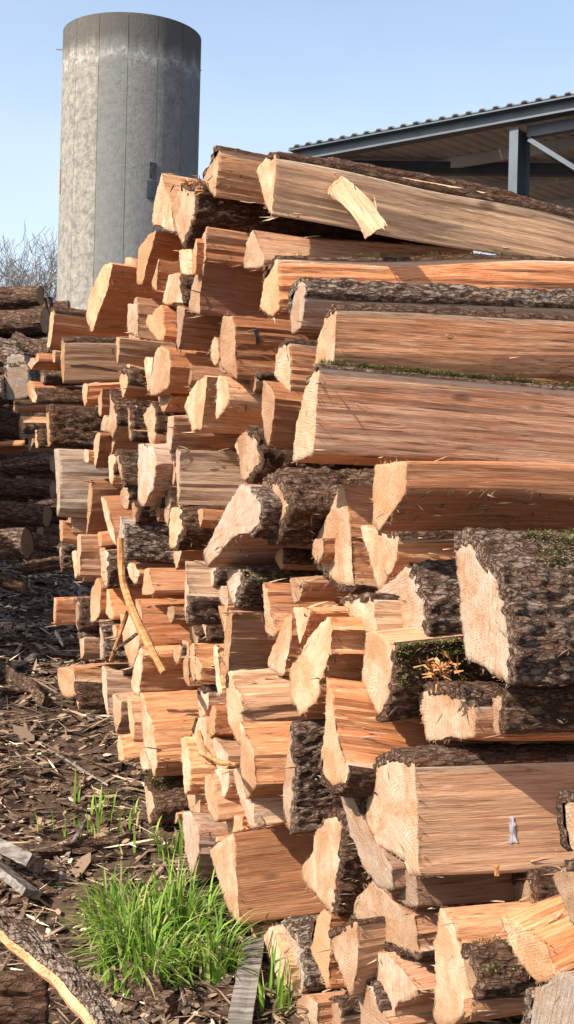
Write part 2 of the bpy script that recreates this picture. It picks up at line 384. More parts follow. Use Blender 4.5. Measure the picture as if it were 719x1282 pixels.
# ------------------------------------------------------------------ shed
def shed():
    E0 = Vector((0.06, 16.9, 6.04)); E1 = Vector((3.12, 14.45, 6.04)); e = (E1-E0).normalized(); q = Vector((-e.y, e.x, 0)); Z = Vector((0,0,1))
    if q.y < 0: q = -q
    root = empty('steel_shed', (E0.x, E0.y, 1.2)); tag(root, 'open steel shed with a corrugated roof, partly hidden behind the log pile', 'shed')
    iw = root.location.copy()
    def part(name, vf, m): return mesh_obj(name, [Vector(v)-iw for v in vf[0]], vf[1], [m], parent=root)
    Lr, Dr = 16.0, 13.0
    # corrugated sheets: each 1 m wide with five trapezoid ribs
    def sheet(s0, s1, first):
        prof = []; s = s0
        while s < s1-1e-6:
            prof += [(s, 0.0), (s+.08, 0.0), (s+.10, .026), (s+.145, .026)]; s += .175
        prof.append((s1, 0.0)); vs = []
        for d in (-0.12, Dr):
            for (u, h) in prof:
                for t in (0.0, 0.012): vs.append(E0+e*u+q*d+Z*(h+.115+t+d*0.012))
        m = len(prof)*2; fs = []
        for k in range(len(prof)-1):
            a = k*2
            fs += [(a,a+2,a+m+2,a+m), (a+1,a+m+1,a+m+3,a+3), (a,a+1,a+3,a+2)]
        return vs, fs
    s = -0.1
    while s < Lr:
        vf = sheet(s, s+1.05, 0); mesh_obj('roof_sheet', [Vector(v)-iw for v in vf[0]], vf[1], [M['sheet'], M['roof_top']], parent=root, mi=[0 if i % 3 == 0 else 1 for i in range(len(vf[1]))]); s += 1.055
    def beam(p0, p1, w, h, m, name, up=Z):
        d = (p1-p0); c = (p0+p1)/2; sd = d.normalized().cross(up).normalized(); u2 = sd.cross(d.normalized())
        part(name, box(c, d/2, sd*w/2, u2*h/2), m)
    # eave channel: web with two flanges
    beam(E0-e*.1+Z*0.02, E0+e*Lr+Z*0.02, .05, .13, M['steel'], 'eave_beam')
    beam(E0-e*.1+Z*0.092-q*.05, E0+e*Lr+Z*0.092-q*.05, .16, .015, M['steel'], 'eave_flange')
    beam(E0-e*.1-Z*0.052-q*.05, E0+e*Lr-Z*0.052-q*.05, .16, .015, M['steel'], 'eave_flange')
    for k in range(1, 9):
        d = k*1.45; beam(E0+e*0+q*d+Z*(.06+d*.012), E0+e*Lr+q*d+Z*(.06+d*.012), .07, .14, M['sheet'], 'purlin')
    beam(E0+q*.2+Z*.04, E0+q*Dr+Z*.10, .10, .16, M['steel_dark'], 'verge_beam')
    # post: the point of the eave seen at pixel 645 of the photo
    def eave_s(px):
        d = ray(px, 150); k = (E0.x - d.x*E0.y)/(d.x*e.y-e.x); return k
    s1 = eave_s(646)
    for ss in (s1, s1+5.0, s1+10.0):
        p = E0+e*ss+q*.10
        # an H section: two flanges and a web
        for sgn in (-1, 1): beam(Vector((p.x, p.y, 1.0))+q*sgn*.13, Vector((p.x, p.y, 5.94))+q*sgn*.13, .016, .11, M['steel'], 'post_flange', up=e)
        beam(Vector((p.x, p.y, 1.0)), Vector((p.x, p.y, 5.94)), .24, .012, M['steel_dark'], 'post_web', up=e)  # web in darker steel than the flanges, standing in for its shaded side
        beam(p+q*.02-Z*.14+e*.1, p+q*.02-Z*.14+e*4.9, .10, .12, M['steel'], 'lintel_beam')
        beam(p+e*.12-Z*.22, p+e*2.3-Z*1.75, .05, .05, M['steel'], 'brace')
    a = at(418, 209, 17.25); b = at(760, 210, 17.25); beam(a, b+Vector((4,0,0)), .12, .15, M['steel_dark'], 'cross_beam')
    # far cladding low behind the posts
    for k in range(14):
        c0 = E0+e*(k*1.06+.6)+q*Dr; c0.z = 3.7
        part('wall_sheet', box(c0, e*.52, q*.015, Z*2.4), M['sheet'])
shed()
# ------------------------------------------------------------------ bare trees
def bare_tree(px, top, D, sd, label):
    rnd = random.Random(sd); b = at(px, 640, D); b.z = 1.2; ztop = at(px, top, D).z; Ht = ztop-b.z
    root = empty('bare_tree', b); tag(root, label, 'tree', 'bare trees beyond the yard')
    V, Fc = [], []
    tv, tf = tube([Vector((0.04*Ht*noise.noise(Vector((i*.7, sd, 0))), 0.03*Ht*noise.noise(Vector((i*.7, sd, 4))), Ht*.72*i/6)) for i in range(7)], [.16*(1-i/7.5) for i in range(7)], 6)
    mesh_obj('trunk', tv, tf, [M['twig']], parent=root)
    parts = []
    def branch(p, d, l, r, lev):
        pts = [p]; n = 4
        for i in range(n):
            d = (d + Vector((rnd.gauss(0,.16), rnd.gauss(0,.16), rnd.gauss(.05,.1)))).normalized(); pts.append(pts[-1]+d*l/n)
        parts.append(tube(pts, [max(.013, r*(1-.75*i/n)) for i in range(n+1)], 3))
        if lev == 0: return
        for k in range(rnd.randint(3, 4)):
            t = rnd.uniform(.2, 1); i = min(n-1, int(t*n)); q = pts[i].lerp(pts[i+1], t*n-i)
            nd = (d + Vector((rnd.gauss(0,.6), rnd.gauss(0,.6), rnd.gauss(.15,.35)))).normalized()
            branch(q, nd, l*rnd.uniform(.4,.7), r*.5, lev-1)
    for k in range(30):
        z = Ht*rnd.uniform(.22, .72); a = rnd.uniform(0, 6.28)
        branch(Vector((0,0,z)), Vector((math.cos(a)*.6, math.sin(a)*.6, 1)).normalized(), Ht*rnd.uniform(.2,.32), .05, 3)
    v, f = join(parts); mesh_obj('branches', v, f, [M['twig']], parent=root)
bare_tree(17, 318, 85, 1, 'bare tree with the tallest crown at the left edge of the sky')
bare_tree(39, 322, 92, 2, 'bare slender tree midway between the left edge and the silo')
bare_tree(-14, 340, 88, 3, 'bare tree cut off by the left edge of the photo')
bare_tree(58, 365, 96, 4, 'low bare tree close against the foot of the silo')
bare_tree(4, 350, 110, 5, 'low bare tree behind the tallest one at the left edge')

# ------------------------------------------------------------------ round logs of the dark stack across the path
def round_log(p0, p1, rad, sd, label, tint=(0.15,0.2,0.5), group=None, cat='log', bark=True, name='round_log'):
    d = (p1-p0); L = d.length; X = d.normalized(); U = (Vector((0,0,1))-X*X.z).normalized(); W = U.cross(X); rnd = random.Random(sd)
    root = empty(name, p0); mw = Matrix(((X.x,W.x,U.x,p0.x),(X.y,W.y,U.y,p0.y),(X.z,W.z,U.z,p0.z),(0,0,0,1))); root.matrix_world = mw
    ns, nx = 22, max(10, int(L/.05)); vs, fs = [], []
    for i in range(nx+1):
        x = L*i/nx; oy = .05*rad/.1*noise.noise(Vector((x*1.2, sd, 0))); oz = .05*rad/.1*noise.noise(Vector((x*1.2, sd, 5)))
        for k in range(ns):
            a = 2*math.pi*k/ns; ca, sa = math.cos(a), math.sin(a)
            h = rad*(1+.12*noise.noise(Vector((ca*1.2, sa*1.2, sd+x))))+.012*ridge(Vector((x*5, ca*2.5+sd, sa*2.5)))+.006*noise.noise(Vector((x*30, ca*9, sa*9)))
            vs.append((x, oy+ca*h, oz+sa*h))
    for i in range(nx):
        for k in range(ns):
            a, b = i*ns+k, i*ns+(k+1) % ns; fs.append((a, a+ns, b+ns, b))
    if bark:
        o = mesh_obj('bark', vs, fs, [M['bark']], parent=root); o.color = (*tint, 1)
        ends = []
        for i in (0, nx):
            x = L*i/nx+(.004 if i == 0 else -.004); ring = [(x, vs[i*ns+k][1]*.97, vs[i*ns+k][2]*.97) for k in range(ns)]
            ends.append((ring, [tuple(range(ns)) if i else tuple(range(ns-1,-1,-1))]))
        for v, f in ends: o = mesh_obj('sawn_end', v, f, [M['end']], parent=root); o.color = (*tint, 1)
    tag(root, label, cat, group)
    return root
# ------------------------------------------------------------------ split logs
YAW0 = 24.0
A0 = Vector((math.cos(R(YAW0)), math.sin(R(YAW0)), 0))       # the way the logs lie
PD = 1.878                                                      # distance of the sawn face of the pile along A0
def on_face(px, py, rec=0.0):
    d = ray(px, py); Y = (PD+rec)/(A0.x*d.x + A0.y)
    return at(px, py, Y)
def ridge(p): return 1-2*abs(noise.noise(p))
LOGS = []
def make_log(pts, axis, L, bark=(), tint=(0,0.2,0.5), seed=0, moss=None, name='split_log', bark_th=0.016, rough=1.0, pith=None, label=None, cat='firewood log', fuzz=True):
    """pts: corners of the sawn end in space (ordered round), the body is drawn along axis for L metres"""
    rnd = random.Random(seed)
    X = axis.normalized(); U = (Vector((0,0,1)) - X*X.z).normalized(); W = U.cross(X)
    c = sum(pts, Vector())/len(pts)
    n = len(pts)
    def loc(p, o): d = p-o; return (d.dot(X), d.dot(W), d.dot(U))
    P = [loc(p, c) for p in pts]
    area = sum(P[i][1]*P[(i+1) % n][2]-P[(i+1) % n][1]*P[i][2] for i in range(n))/2
    bark = set(bark)
    if area < 0:                                                # keep one winding
        P = P[::-1]; bark = {(n-2-b) % n for b in bark}
    if bark:
        mids = [((P[b][1]+P[(b+1) % n][1])/2, (P[b][2]+P[(b+1) % n][2])/2) for b in bark]
        mx = sum(m[0] for m in mids)/len(mids); mz = sum(m[1] for m in mids)/len(mids)
        pc = max(P, key=lambda p: (p[1]-mx)**2+(p[2]-mz)**2); ox, oz = pc[1]*1.02, pc[2]*1.02
    else:
        pc = P[rnd.randrange(n)]; k = rnd.uniform(0.9, 1.7); ox, oz = pc[1]*k, pc[2]*k
    P = [(p[0], p[1]-ox, p[2]-oz) for p in P]
    org = c + W*ox + U*oz
    mw = Matrix((( X.x, W.x, U.x, org.x), (X.y, W.y, U.y, org.y), (X.z, W.z, U.z, org.z), (0,0,0,1)))
    dist = max(1.5, org.y); px = dist/F
    size = math.sqrt(abs(area))
    # resample the outline
    step = max(0.009, min(0.03, px*4.2))
    prof = []
    for i in range(n):
        a, b = Vector(P[i]), Vector(P[(i+1) % n]); l = math.hypot(b.y-a.y, b.z-a.z); m = max(1, int(l/step+0.5))
        nrm = Vector((0, b.z-a.z, -(b.y-a.y))); nrm = nrm.normalized() if nrm.length > 0 else Vector((0,1,0))
        for k in range(m):
            t = k/m
            prof.append((a.lerp(b, t), nrm, i, t, l))
    # knock the sharpness off the corners
    for _ in range(2):
        q_ = [p[0] for p in prof]; k_ = len(prof)
        prof = [(q_[i]*.6+(q_[i-1]+q_[(i+1) % k_])*.2, *prof[i][1:]) for i in range(k_)]
    m = len(prof)
    cy = sum(p[0].y for p in prof)/m; cz = sum(p[0].z for p in prof)/m
    ts = [0, 0.006, 0.03, 0.07, 0.12, 0.18, 0.25, 0.33, 0.42, 0.52, 0.63, 0.75, 0.87, 1.0] if L > 0.5 else [0, 0.02, 0.08, 0.2, 0.35, 0.5, 0.7, 0.85, 1.0]
    if L > 1.1: ts = sorted(set(ts + [0.09, 0.15, 0.215, 0.29, 0.375, 0.47, 0.575, 0.69, 0.81, 0.93]))
    vs, fs, mi, sap = [], [], [], []
    segs = [(Vector(P[b]), Vector(P[(b+1) % n])) for b in bark]
    def sapv(y, z):
        best = 9
        for a, b in segs:
            d = Vector((b.y-a.y, b.z-a.z)); q = Vector((y-a.y, z-a.z)); t = max(0, min(1, q.dot(d)/max(1e-9, d.dot(d))))
            best = min(best, (q-d*t).length)
        return max(0.0, 1-best/0.028)**0.8 if best < 0.028 else 0.0
    sd = seed*3.17
    bendy, bendz = rnd.uniform(-.022,.022), rnd.uniform(-.022,.022)
    tw, tp = R(rnd.uniform(-7,7))*min(1, L), rnd.uniform(-.10,.08)
    def place(t, x, y, z):
        bx = math.sin(t*2.6)
        y += bendy*bx + 0.022*(noise.noise(Vector((x*1.5, sd, 1)))-noise.noise(Vector((0, sd, 1))))
        z += bendz*bx + 0.022*(noise.noise(Vector((x*1.5, sd, 7)))-noise.noise(Vector((0, sd, 7))))
        k = 1 + tp*t + 0.09*(noise.noise(Vector((x*1.3, sd, 3)))-noise.noise(Vector((0, sd, 3))))
        a = tw*t; dy, dz = (y-cy)*k, (z-cz)*k
        return cy+dy*math.cos(a)-dz*math.sin(a), cz+dy*math.sin(a)+dz*math.cos(a)
    amp = 0.0055*rough; amp2 = 0.018*rough*min(1, size/0.2)
    def swell(p, i, t, l, xx, edge):
        e = min(1.0, 5*min(t, 1-t)+0.15)
        q = (i*1.7+t*l*1.0)
        nn = noise.noise(Vector((xx*1.1+sd*2, q*8, i*5.3))); st_ = math.floor(nn*4.5+.5)/4.5
        a = amp*noise.noise(Vector((xx*1.3+sd, q*42, i*3.1))) + amp*.6*noise.noise(Vector((xx*3+sd, q*95, i*3.1))) + amp2*e*(.35*nn+.75*st_)
        return a
    for ti, t in enumerate(ts):
        x = t*L
        for (p, nm, i, tt, l) in prof:
            lx = p.x*(1-t) + x + (rnd.uniform(-.0025,.0025) if ti == 0 else 0)
            s = swell(p, i, tt, l, x, 0)*(0.7 if ti == 0 else 1)
            y, z = place(t, x, p.y + nm.y*s, p.z + nm.z*s)
            vs.append((lx, y, z)); sap.append(sapv(p.y, p.z) if segs else 0)
    for ti in range(len(ts)-1):
        for k in range(m):
            a, b = ti*m+k, ti*m+(k+1) % m
            fs.append((a, a+m, b+m, b)); mi.append(0)
    # near end: rings towards the middle
    cx = sum(p[0].x for p in prof)/m
    prev = list(range(m))
    for s in (0.86, 0.6, 0.3):
        cur = []
        for k in range(m):
            p = prof[k][0]
            q = Vector((cx+(p.x-cx)*s, cy+(p.y-cy)*s, cz+(p.z-cz)*s))
            q.x += 0.005*noise.noise(Vector((q.y*22+sd, q.z*22, 5)))
            cur.append(len(vs)); vs.append(tuple(q)); sap.append(0)
        for k in range(m):
            fs.append((prev[k], prev[(k+1) % m], cur[(k+1) % m], cur[k])); mi.append(1)
        prev = cur
    ci = len(vs); vs.append((cx, cy, cz)); sap.append(0)
    for k in range(m): fs.append((prev[k], prev[(k+1) % m], ci)); mi.append(1)
    last = (len(ts)-1)*m
    fs.append(tuple(last+k for k in range(m))[::-1]); mi.append(1)
    # torn fibres along the rim of the saw cut
    if fuzz and dist < 6.5:
        for k in range(int(m*1.1)):
            p, nm, i, tt, l = prof[rnd.randrange(m)]
            if i in bark or rnd.random() < 0.35: continue
            ln = rnd.uniform(.004, .018)*(1.6 if rnd.random() < .12 else 1); wd = rnd.uniform(.0008,.0022)
            tn = Vector((0, -nm.z, nm.y))
            dr = (Vector((rnd.uniform(-.9,.3), 0, 0))+nm*rnd.uniform(.15,.9)+tn*rnd.uniform(-.5,.5)).normalized()
            b0 = p + Vector((rnd.uniform(0,.01), 0, 0)); i0 = len(vs)
            for q in (b0-tn*wd, b0+tn*wd, b0+Vector((wd*2,0,0)), b0+dr*ln): vs.append(tuple(q)); sap.append(0.6)
            fs += [(i0,i0+1,i0+3), (i0+1,i0+2,i0+3), (i0+2,i0,i0+3)]; mi += [1,1,1]
    # slivers split off along the corners, lying nearly with the grain
    if dist < 7.5:
        corners = [k for k in range(m) if prof[k][3] == 0]
        for q in range(int(9+16*rough*min(1.5, L))):
            if rnd.random() < .6: k = corners[rnd.randrange(len(corners))]
            else: k = rnd.randrange(m)
            p, nm, i, tt, l = prof[k]
            if i in bark and tt > 0: continue
            t = rnd.random()**1.4*.9; x = t*L; y, z = place(t, x, p.y, p.z)
            ln = rnd.uniform(.015,.085); wd = rnd.uniform(.0012,.0038); lift = rnd.uniform(.02,.22)*(2.2 if rnd.random() < .1 else 1)
            dr = (Vector((rnd.choice((-1,1,1)), rnd.gauss(0,.10), rnd.gauss(0,.10)))+nm*lift).normalized(); tn = Vector((0,-nm.z,nm.y))
            b0 = Vector((p.x*(1-t)+x, y, z)) + nm*.001; i0 = len(vs)
            for v in (b0-tn*wd, b0+tn*wd, b0+nm*wd*1.2, b0+dr*ln*.55-tn*wd*.7+nm*wd, b0+dr*ln*.55+tn*wd*.8, b0+dr*ln): vs.append(tuple(v)); sap.append(rnd.uniform(.1,.9))
            fs += [(i0,i0+1,i0+4,i0+3),(i0+1,i0+2,i0+4),(i0+2,i0,i0+3),(i0+3,i0+4,i0+5),(i0+2,i0+3,i0+5),(i0+2,i0+5,i0+4)]; mi += [0]*6
    kids = bool(bark) or bool(moss)
    root = None
    if kids:
        root = empty(name, org); root.matrix_world = mw
    body = mesh_obj('wood_body' if kids else name, vs, fs, [M['side'], M['end']], mi=mi, attr={'sap': sap})
    body.color = (*tint, 1)
    body.data.polygons.foreach_set('use_smooth', [i == 1 and len(f) != 3 for i, f in zip(mi, fs)])
    if kids: body.parent = root
    else: body.matrix_world = mw; root = body
    # bark: one shell over each run of outer edges
    runs = []
    bl = sorted(bark)
    if bl:
        cur = [bl[0]]
        for b in bl[1:]:
            if b == cur[-1]+1: cur.append(b)
            else: runs.append(cur); cur = [b]
        runs.append(cur)
        if len(runs) > 1 and runs[0][0] == 0 and runs[-1][-1] == n-1: runs[0] = runs.pop()+runs[0]
    for run in runs:
        corner = [Vector(P[run[0]])] + [Vector(P[(b+1) % n]) for b in run]
        st = max(0.0055, px*2.2); line = []
        for a, b in zip(corner[:-1], corner[1:]):
            l = math.hypot(b.y-a.y, b.z-a.z); kk = max(1, int(l/st+.5))
            nrm = Vector((0, b.z-a.z, -(b.y-a.y))).normalized()
            for k in range(kk): line.append((a.lerp(b, k/kk), nrm, (k+.5)/kk, a is corner[0], b is corner[-1]))
        line.append((corner[-1], nrm, 1, False, True))
        # soften normals over corners
        N = [Vector(q[1]) for q in line]
        for _ in range(4): N = [(N[max(0,i-1)]+N[i]*1.0+N[min(len(N)-1,i+1)]).normalized() for i in range(len(N))]
        nl = len(line); nx = int(min(150, max(12, L/max(0.009, px*3.2))))
        bv, bf = [], []
        th = bark_th
        for xi in range(nx+1):
            x = xi/nx*L
            for k, (p, nm, _, _, _) in enumerate(line):
                e = min(1, k/2.0, (nl-1-k)/2.0); q = k*st
                f1 = ridge(Vector((x*5.5+sd, q*22+1.1*noise.noise(Vector((x*7, q*7, sd))), sd)))
                f2 = ridge(Vector((x*17, q*48, sd+9))); f3 = noise.noise(Vector((x*55, q*60, sd)))
                lowf = noise.noise(Vector((x*3, q*6, sd+4)))
                h = th*(0.80 + 0.45*max(-.7, f1) + 0.42*f2 + 0.26*f3 + 0.35*lowf)
                h = max(0.0015, h*.85)*(0.35+0.65*e)
                ragged = 0.012*noise.noise(Vector((q*40, sd, 2))) + 0.012*noise.noise(Vector((q*9, sd, 5)))
                lx = p.x*(1-xi/nx) + x + (ragged-0.002 if xi == 0 else 0)
                y0, z0 = place(xi/nx, x, p.y, p.z)
                bv.append((lx, y0+N[k].y*(h+.001), z0+N[k].z*(h+.001)))
                bv.append((lx, y0-N[k].y*.008, z0-N[k].z*.008))
        def I(xi, k, s): return (xi*nl+k)*2+s
        for xi in range(nx):
            for k in range(nl-1):
                bf.append((I(xi,k,0), I(xi+1,k,0), I(xi+1,k+1,0), I(xi,k+1,0)))
            bf.append((I(xi,0,1), I(xi+1,0,1), I(xi+1,0,0), I(xi,0,0)))
            bf.append((I(xi,nl-1,0), I(xi+1,nl-1,0), I(xi+1,nl-1,1), I(xi,nl-1,1)))
        for k in range(nl-1):
            bf.append((I(0,k,1), I(0,k,0), I(0,k+1,0), I(0,k+1,1)))
            bf.append((I(nx,k,0), I(nx,k,1), I(nx,k+1,1), I(nx,k+1,0)))
        bo = mesh_obj('bark', bv, bf, [M['bark']], parent=root, smooth=True); bo.color = (*tint, 1)
    if moss:
        # moss = list of (edge position 0..n along outline, start m, end m, count)
        mv, mf, mt = [], [], []; th0 = bark_th*1.5 if bark else .012
        for (ei, x0, x1, cnt, spread) in moss:
            e0 = ei if area > 0 else (n-2-ei) % n
            a = Vector(P[int(e0) % n])
            b = Vector(P[(int(e0)+1) % n]); nr0 = Vector((0, b.z-a.z, -(b.y-a.y))).normalized()
            if spread < 1 and b.z > a.z: a, b = b, a
            nr = nr0
            for q in range(int(cnt*2.2)):
                if q % 110 == 0:
                    ccl = rnd.uniform(x0, x1); ct = rnd.random()**1.5*spread; crad = rnd.uniform(.012,.035)
                cl = ccl+rnd.gauss(0, crad); ln_ = max(.01, (b-a).length)
                if cl < 0.0: continue
                tq = max(0, min(1, ct+rnd.gauss(0, crad*.6)/ln_)); base = a.lerp(b, tq); yy, zz = place(cl/L, cl, base.y, base.z); base = Vector((cl, yy, zz))
                base += nr*(rnd.uniform(th0*.45, th0)+max(0, .014-abs(cl-ccl)*.6)*rnd.random())
                dr = Vector((rnd.gauss(0,.8), rnd.gauss(0,.6), rnd.gauss(0,.6)))+nr*1.0+Vector((0,0,.4)); dr.normalize()
                sc = rnd.uniform(.0035,.0105); sdv = dr.orthogonal().normalized()*sc*.28
                i0 = len(mv); mid = base+dr*sc*.5
                for v in (base, mid+sdv, base+dr*sc+Vector((0,0,-sc*.2)), mid-sdv): mv.append(tuple(v)); 
                tn = rnd.random(); mt += [tn]*4
                mf.append((i0,i0+1,i0+2,i0+3))
        mo = mesh_obj('moss', mv, mf, [M['moss']], parent=root, attr={'tone': mt}); mo['kind'] = 'stuff'
    root['category'] = cat
    if label: root['label'] = label
    return root

CROPS = dict(a=(0,380,5.136), b=(0,500,5.136), c=(40,480,5.136), d=(60,600,5.136), e=(60,720,5.136), f=(60,820,5.136), g=(120,380,5.136), h=(120,500,5.136),
    i=(180,620,5.136), j=(180,740,5.136), k=(180,860,5.136), l=(180,960,5.136), m=(300,700,3.994), n=(300,860,3.994), o=(380,1080,3.994), p=(540,1060,4.017),
    A=(160,180,2.996), B=(160,420,2.996), C=(160,660,2.996), D=(160,900,2.996), E=(0,300,2.996), H=(380,400,2.121), I=(380,640,2.121), J=(380,900,2.121),
    K=(220,1020,2.765), M=(359,100,1.997), T=(0,0,1.0))
G_SPLIT = 'split logs stacked in the big pile'
def trace(crop, poly, b=(), r=0.0, L=None, yaw=None, pitch=None, t=None, d='', lm=None, label=None, moss=None, th=0.016, rough=1.0, fy=0.0, Y=None, name='split_log', face_tilt=0.0):
    ox, oy, s = CROPS[crop]
    px = [(ox+x/s, oy+y/s) for x, y in poly]
    sd = len(LOGS)+1; rnd = random.Random(sd*77)
    rx, ry = max(px, key=lambda q: q[0])
    ref = at(rx, ry, Y) if Y else on_face(rx, ry, r)
    nrm = Vector((math.cos(R(YAW0+fy)), math.sin(R(YAW0+fy)), face_tilt))
    pts = []
    for q in px:
        dr = ray(*q); o = Vector((0,0,CAMZ)); k = (ref-o).dot(nrm)/dr.dot(nrm)
        k = min(k, ref.y+0.7)
        pts.append(o+dr*k)
    yw = R(yaw if yaw is not None else YAW0+(4 if rx < 330 else 1)+rnd.uniform(-5, 5)); pt = R(pitch if pitch is not None else rnd.uniform(-2.2, 2.2))
    ax = Vector((math.cos(yw)*math.cos(pt), math.sin(yw)*math.cos(pt), math.sin(pt)))
    if L is None: L = rnd.uniform(0.92, 1.08) if rx < 330 else rnd.uniform(1.25, 1.45)
    tint = t or (max(0, rnd.gauss(.02,.12)), rnd.uniform(0,.75), rnd.uniform(.2,.85))
    tint = (tint[0]+(rnd.random() < .15)*.25, tint[1], max(0, min(1, tint[2]+rnd.uniform(-.32,.18))))
    o = make_log(pts, ax, L, b, tint, sd, moss, name, th, rough)
    cx = sum(q[0] for q in px)/len(px); cy = sum(q[1] for q in px)/len(px)
    LOGS.append(dict(o=o, c=(cx, cy), px=px, pts=pts, ax=ax, d=d, lm=lm, bark=bool(b), tint=tint, label=label, wpx=max(q[0] for q in px)-min(q[0] for q in px), hpx=max(q[1] for q in px)-min(q[1] for q in px)))
    return o
# ---- every log end the photograph shows, traced corner by corner in enlarged views of it
GREY = (0.75, 0.1, 0.6); PINK = (0.05, 0.75, 0.75); PALE = (0.0, 0.0, 0.9); ORNG = (0.0, 1.0, 0.6); TAN = (0.0, 0.15, 0.6); BRN = (0.1, 0.35, 0.3)
# top of the pile
trace('A', [(345,12),(330,205),(283,125)], b=(2,), L=1.5, yaw=24, pitch=-2, t=(0,.25,.7), d='wedge-ended log on the skyline')
trace('A', [(482,95),(527,48),(560,45),(540,275),(515,225)], b=(1,), L=2.1, yaw=24, rough=.5, pitch=-4.2, t=(0,.2,.8), lm='topmost long log', label='long pale split log lying on top of the pile, a loose offcut leaning on it')
trace('T', [(405,204),(426,206),(430,262),(410,250)], b=(0,), r=.35, L=2.2, yaw=24, pitch=-3.0, t=(0,.3,.75), d='long log behind the topmost one', label='long split log behind the topmost log, its edge dark with torn bark')
trace('A', [(128,102),(138,180),(152,195),(165,262),(178,332),(92,305),(97,230)], b=(), L=.9, pitch=1, t=PALE, d='pale chunky log with a lit top')
trace('A', [(200,168),(258,165),(250,270),(210,385),(185,330),(160,240)], b=(1,2,0), r=-.02, L=1.3, yaw=22, t=TAN, th=.02, d='pale notched log with dark bark')
trace('A', [(108,320),(55,530),(32,520),(38,395),(75,345)], L=.9, t=ORNG, d='tilted slab with a glowing orange side')
trace('A', [(118,425),(108,555),(88,530)], t=(0,.5,.5), d='small narrow wedge')
trace('A', [(297,303),(292,440),(255,480),(262,400)], L=1.5, t=(.1,.5,.4), pitch=1, d='long smooth brown log')
trace('A', [(468,318),(512,430),(512,462),(432,465),(445,375)], L=1.7, t=(.1,.4,.55), yaw=23, pitch=1, d='pale triangular end')
trace('A', [(190,402),(240,395),(250,495),(205,500)], L=.7, r=.05, t=PALE, d='little cream block')
trace('A', [(245,400),(258,350),(262,370),(255,490),(240,490)], r=-.03, L=.25, t=ORNG, d='thin upright orange splinter', name='wood_splinter', rough=.5)
trace('A', [(290,440),(272,560),(270,645),(225,620),(250,500)], L=1.5, t=(0,.55,.45), d='large brown-sided log')
trace('A', [(155,490),(200,490),(215,600),(130,600)], b=(1,), t=PALE, d='cream block with a sawdusty rim')
trace('A', [(38,575),(40,735),(0,690),(25,580)], t=(0,.5,.45), d='dark-sided block')
trace('g', [(330,75),(430,10),(440,230),(400,240),(360,190),(320,130)], r=-.02, t=ORNG, L=.8, d='cream five-cornered end with an orange side')
trace('g', [(522,12),(580,30),(570,75),(535,300),(520,290)], t=(0,.45,.5), d='narrow lit edge of a broad brown log')
trace('T', [(347,322),(350,388),(341,398),(325,388),(330,350)], b=(4,), Y=4.78, L=2.0, yaw=24, pitch=5, t=(0,1,.95), moss=[(4,.05,1.9,1500,.5)], d='long pinkish log', lm='long pinkish log', label='long pinkish split log with mossy bark along its upper edge')
trace('T', [(380,352),(383,372),(377,412),(365,419),(363,392),(369,362)], b=(4,5,0), Y=4.52, L=1.9, yaw=24, pitch=2.2, t=(.6,.1,.7), th=.016, lm='grey peeling-bark log', label='thin grey log with peeling weathered bark and a small round sawn end')
trace('T', [(422,385),(420,440),(416,466),(393,466),(398,425),(408,396)], b=(5,), Y=4.32, L=2.0, yaw=24, pitch=1.0, rough=.5, t=(.08,.45,.9), d='long log with a shaggy upper edge', label='long greyish-pink split log with a shaggy bark edge above the moss-edged log')
trace('T', [(400,457),(393,568),(366,580),(370,535),(384,480)], b=(4,), r=-.08, L=2.0, yaw=24, pitch=-1, rough=.3, t=(0,.5,1.0), moss=[(4,.0,1.0,6500,.5)], th=.01, lm='moss-edged long log', label='largest long split log, bright moss growing along its upper edge')
trace('T', [(510,577),(508,619),(474,666),(466,650),(469,582)], r=-.02, L=1.6, yaw=25, pitch=1.2, rough=.5, t=(0,.8,.7), lm='flat-bottomed orange log', label='long split log with a glowing orange underside, below the moss-edged log')
# middle right
trace('I', [(105,-80),(125,40),(135,200),(95,200),(55,160),(30,90)], b=(2,3,4), r=.10, t=(0,.2,.7), th=.014, d='quarter log with a pale frayed rim')
trace('I', [(150,40),(200,55),(255,70),(245,140),(200,210),(175,130)], r=.12, t=(0,.1,.7), b=(1,), d='cream triangular end under the orange log')
trace('I', [(185,225),(275,145),(302,190),(322,250),(325,335),(195,322)], b=(1,2,3), r=-.02, Y=3.95, t=(.15,.15,.7), th=.022, L=1.0, lm='quarter-round barked log', label='quarter-round log, its sawn end pale and thick bark down its right side')
trace('I', [(402,92),(440,85),(500,170),(530,250),(550,350),(552,420),(545,460),(430,395),(415,250)], b=(0,1,2,3,4,5), Y=3.45, L=1.5, yaw=23, t=(.08,.1,.7), th=.032, moss=[(1,.15,.7,5000,1.0),(2,.3,.75,3000,1.0),(0,.2,.8,1200,1.0)], lm='great barked log', label='great barked log at the right edge, rough furrowed bark with moss patches')
trace('m', [(508,212),(670,192),(690,372),(625,372)], b=(0,), r=.02, Y=4.02, t=(.1,.1,.8), th=.012, d='cream four-cornered end with fuzzy fibres on top')
trace('I', [(165,320),(240,350),(232,470),(205,555),(155,450)], b=(1,2), Y=3.85, moss=[(1,.0,.3,900,1.0)], t=(0,.3,.7), th=.018, d='orange-cream end with black mossy bark')
trace('I', [(308,482),(380,475),(458,515),(455,600),(325,612)], b=(0,1), Y=3.62, t=(.1,.3,.6), th=.02, L=1.0, d='low block with a bark cap')
trace('I', [(500,480),(525,492),(528,592),(505,590)], b=(0,1), Y=3.6, L=1.4, t=BRN, th=.02, d='dark barked log under the great one')
